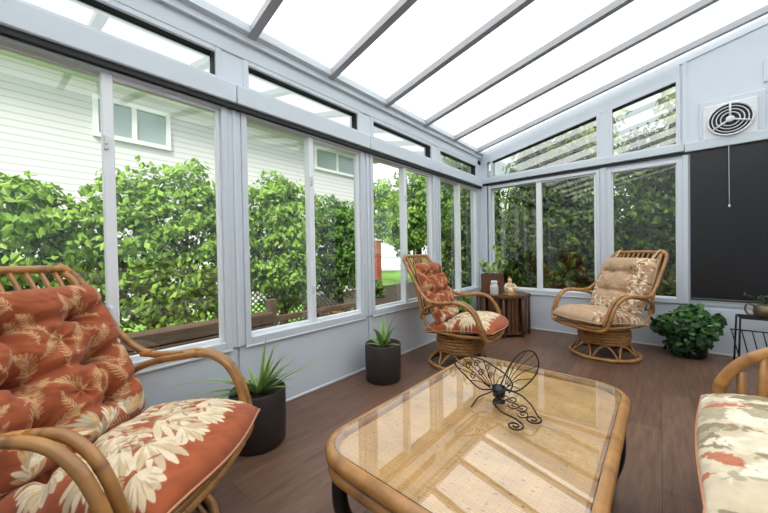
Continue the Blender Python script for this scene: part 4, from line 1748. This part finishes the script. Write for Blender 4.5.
for i, x in enumerate((-2.4, 1.4)):
    hh = 8.2 + q.uniform(-.5, .6)
    bl = [(0, 0, hh * .6, 1.5, 1.2, hh * .4), (-.8, -.2, hh * .4, .9, .8, hh * .3), (.8, -.2, hh * .45, .9, .8, hh * .3), (0, -.4, hh * .25, 1.3, .8, hh * .22)]
    shrub('tall_tree', ['tall pale green tree above the back sliding window', 'tall pale green tree above the single back window'][i],
          'tree', (x, 11.2 + q.uniform(-.3, .3), G), bl, 8500, .21, (srgb(96, 130, 54), srgb(206, 218, 126)), [([(0, 0, 0), (.05, 0, hh * .4), (0, 0, hh * .8)], [.14, .1, .05])], 'tall trees behind the back wood', top=hh, inner=.4, gap=-1.3)
# low shrubs
shrub('low_shrub', 'low reddish shrub in the bottom right of the second window', 'shrub', (-4.2, 3.1, G), [(0, 0, .3, .35, .3, .32), (.1, .2, .3, .25, .2, .25)], 1300, .09, (srgb(104, 66, 44), srgb(150, 140, 72)), stems(.4, .3, 5, .015, 5), top=.8)
shrub('low_shrub', 'low green shrub at the foot of the brick pillar', 'shrub', (-6.95, 7.3, G), [(0, 0, .3, .3, .28, .34), (.1, .1, .25, .25, .2, .25)], 1300, .10, DEEP, stems(.4, .3, 5, .015, 6), top=.8)
shrub('low_shrub', 'low bright shrub at the right edge of the second window', 'shrub', (-3.95, 3.98, G), [(0, 0, .22, .4, .4, .28)], 900, .08, (srgb(96, 120, 52), srgb(170, 186, 96)), stems(.3, .25, 5, .012, 7), top=.6)

# pillar, stone, timber
m = MB()
pil = thing('brick_pillar', 'red brick pillar at the left of the third window', 'pillar', (-8.3, 8.95, G))
m.box(-.14, .14, -.14, .14, 0, 1.9, .01)
m.build('shaft', M['brick'], pil)
m = MB()
m.box(-.17, .17, -.17, .17, 1.9, 1.97, .02)
m.build('cap', M['stone'], pil)
m = MB()
m.ball((0, 0, .12), .2, 12, 8, (1.2, .8, .7))
for k, v in enumerate(m.v):
    s = 1 + .1 * math.sin(v[0] * 31 + v[1] * 17) + .08 * math.sin(v[2] * 41)
    m.v[k] = (v[0] * s, v[1] * s, v[2] * s)
o = m.build('garden_stone', M['stone'])
o.location = (-3.36, 2.78, G + .06)
tag(o, 'pale garden stone on the ground in the second window', 'stone')

rw = thing('retaining_wall', 'dark timber retaining wall under the hedge outside the first window', 'wall', (-3.42, .1, G))
for k in range(6):
    m = MB()
    m.box(-.09, .09, -2.3, 1.75, .135 * k, .135 * k + .128, .012)
    m.build('timber', M['timber'], rw)
rf = thing('timber_rail_fence', 'low timber rail fence outside the second window', 'fence', (-3.72, 2.85, G))
for z in (.34, .60):
    m = MB()
    m.box(-.03, .03, -.85, .75, z, z + .075, .006)
    m.build('rail', M['timber'], rf)
for y in (-.82, -.05, .7):
    m = MB()
    m.box(-.05, .05, y - .05, y + .05, 0, .66 if y > -.5 else .9, .008)
    m.build('post', M['timber'], rf)
lt = thing('lattice_fence', 'pale diamond lattice fence behind the garden trees', 'fence', (-5.25, 3.15, G))
m = MB()
for k in range(-8, 26):
    for sgn in (1, -1):
        y0 = -1.2 + .1 * k
        a, b = (y0, 0.1), (y0 + sgn * .75, .85)
        x = .006 * sgn
        if sgn < 0:
            a, b = (y0 + .75, .1), (y0, .85)
        lo, hi = -1.2, 1.2
        # clip to panel
        def cl(p, q2):
            (ya, za), (yb, zb) = p, q2
            if ya > yb:
                (ya, za), (yb, zb) = (yb, zb), (ya, za)
            if yb < lo or ya > hi:
                return None
            if ya < lo:
                za += (zb - za) * (lo - ya) / (yb - ya); ya = lo
            if yb > hi:
                zb = za + (zb - za) * (hi - ya) / (yb - ya); yb = hi
            return (ya, za), (yb, zb)
        cc_ = cl(a, b)
        if cc_ and abs(cc_[0][0] - cc_[1][0]) > .03:
            m.tube([(x, *cc_[0]), (x, *cc_[1])], .012, 4, 1, smooth=False)
m.build('lattice', M['lattice'], lt)
m = MB()
for z in (.08, .84):
    m.box(-.03, .03, -1.25, 1.25, z, z + .06)
for y in (-1.25, 1.2):
    m.box(-.04, .04, y, y + .07, 0, .95)
m.build('frame', M['lattice'], lt)

# neighbouring house with white lap siding
hz0 = G
hs = thing('neighbour_house', 'white lap-sided two storey house behind the hedge', 'house', (-9, 1, G))
m = MB()
m.box(-6, 0, -9, 8.47, 0, 5.35)
m.build('siding_wall', M['siding'], hs)
m = MB()
m.box(-.02, .55, -9.4, 8.75, 5.20, 5.30)
m.build('soffit', M['white_paint'], hs)
m = MB()
m.box(.45, .57, -9.4, 8.75, 5.22, 5.42)
m.build('gutter', M['white_paint'], hs)
m = MB()
m.prism([(.6, 5.40), (-3, 7.0), (-6.6, 5.40)], 'y', -9.4, 8.75)
m.build('roof', M['shingle'], hs)
m = MB()
m.box(-.02, .04, 8.37, 8.5, 0, 5.2)
m.build('corner_board', M['white_paint'], hs)


def house_window(y0, y1, z0, z1, n):
    m = MB()
    w_ = .09
    m.box(.0, .07, y0, y1, z0, z0 + w_)
    m.box(.0, .07, y0, y1, z1 - w_, z1)
    for k in range(n + 1):
        yy = y0 + (y1 - y0 - w_) * k / n
        m.box(.0, .07, yy, yy + w_, z0 + w_, z1 - w_)
    o = m.build('window', M['white_paint'], hs)
    for k in range(n):
        a = y0 + w_ + (y1 - y0 - w_) * k / n
        b = y0 + (y1 - y0 - w_) * (k + 1) / n
        p = MB()
        p.box(.02, .03, a, b, z0 + w_, z1 - w_)
        p.build('pane', M['house_pane'], o)


house_window(-.05, 1.35, 3.62 - G, 4.50 - G, 2)
house_window(5.6, 7.62, 3.98 - G, 4.80 - G, 2)

# ------------------------------------------------------------------ light
W = bpy.data.worlds.new('World')
bpy.context.scene.world = W
W.use_nodes = True
nt = W.node_tree
nt.nodes.clear()
out = nt.nodes.new('ShaderNodeOutputWorld')
bg = nt.nodes.new('ShaderNodeBackground')
tc = nt.nodes.new('ShaderNodeTexCoord')
sx = nt.nodes.new('ShaderNodeSeparateXYZ')
nt.links.new(tc.outputs['Generated'], sx.inputs[0])
cr = nt.nodes.new('ShaderNodeValToRGB')
cr.color_ramp.elements[0].position = 0.0
cr.color_ramp.elements[0].color = (.86, .92, .95, 1)
cr.color_ramp.elements[1].position = 1.0
cr.color_ramp.elements[1].color = (1.0, 1.0, 1.0, 1)
nt.links.new(sx.outputs['Z'], cr.inputs[0])
nt.links.new(cr.outputs[0], bg.inputs['Color'])
bg.inputs['Strength'].default_value = 1.25
nt.links.new(bg.outputs[0], out.inputs['Surface'])

sd = bpy.data.lights.new('sun', 'SUN')
sd.energy = 5.0
sd.angle = math.radians(25)
sd.color = (1.0, .97, .9)
so_ = bpy.data.objects.new('sun', sd)
C.objects.link(so_)
so_.rotation_euler = (math.radians(32), math.radians(28), 0)

# ------------------------------------------------------------------ camera
yaw, pitch, roll = -0.723606662772914, -0.013171335278031401, -0.017646810920378897
sy, cy = math.sin(yaw), math.cos(yaw)
Fw = Vector((sy * math.cos(pitch), cy * math.cos(pitch), math.sin(pitch)))
R0 = Vector((cy, -sy, 0))
U0 = R0.cross(Fw)
Rt = R0 * math.cos(roll) + U0 * math.sin(roll)
Ut = -R0 * math.sin(roll) + U0 * math.cos(roll)
cam = bpy.data.cameras.new('camera')
cam.sensor_width = 36
cam.sensor_fit = 'HORIZONTAL'
cam.lens = 36 * 313.55 / 768
cam.clip_start = .02
cam.clip_end = 300
co = bpy.data.objects.new('camera', cam)
C.objects.link(co)
mt = Matrix((Rt, Ut, -Fw)).transposed().to_4x4()
mt.translation = (0, 0, H)
co.matrix_world = mt
sc = bpy.context.scene
sc.camera = co
sc.view_settings.view_transform = 'Standard'
sc.view_settings.look = 'None'
sc.view_settings.exposure = 0.38
sc.cycles.use_denoising = True
sc.cycles.max_bounces = 8
sc.cycles.transparent_max_bounces = 16
sc.cycles.sample_clamp_indirect = 6
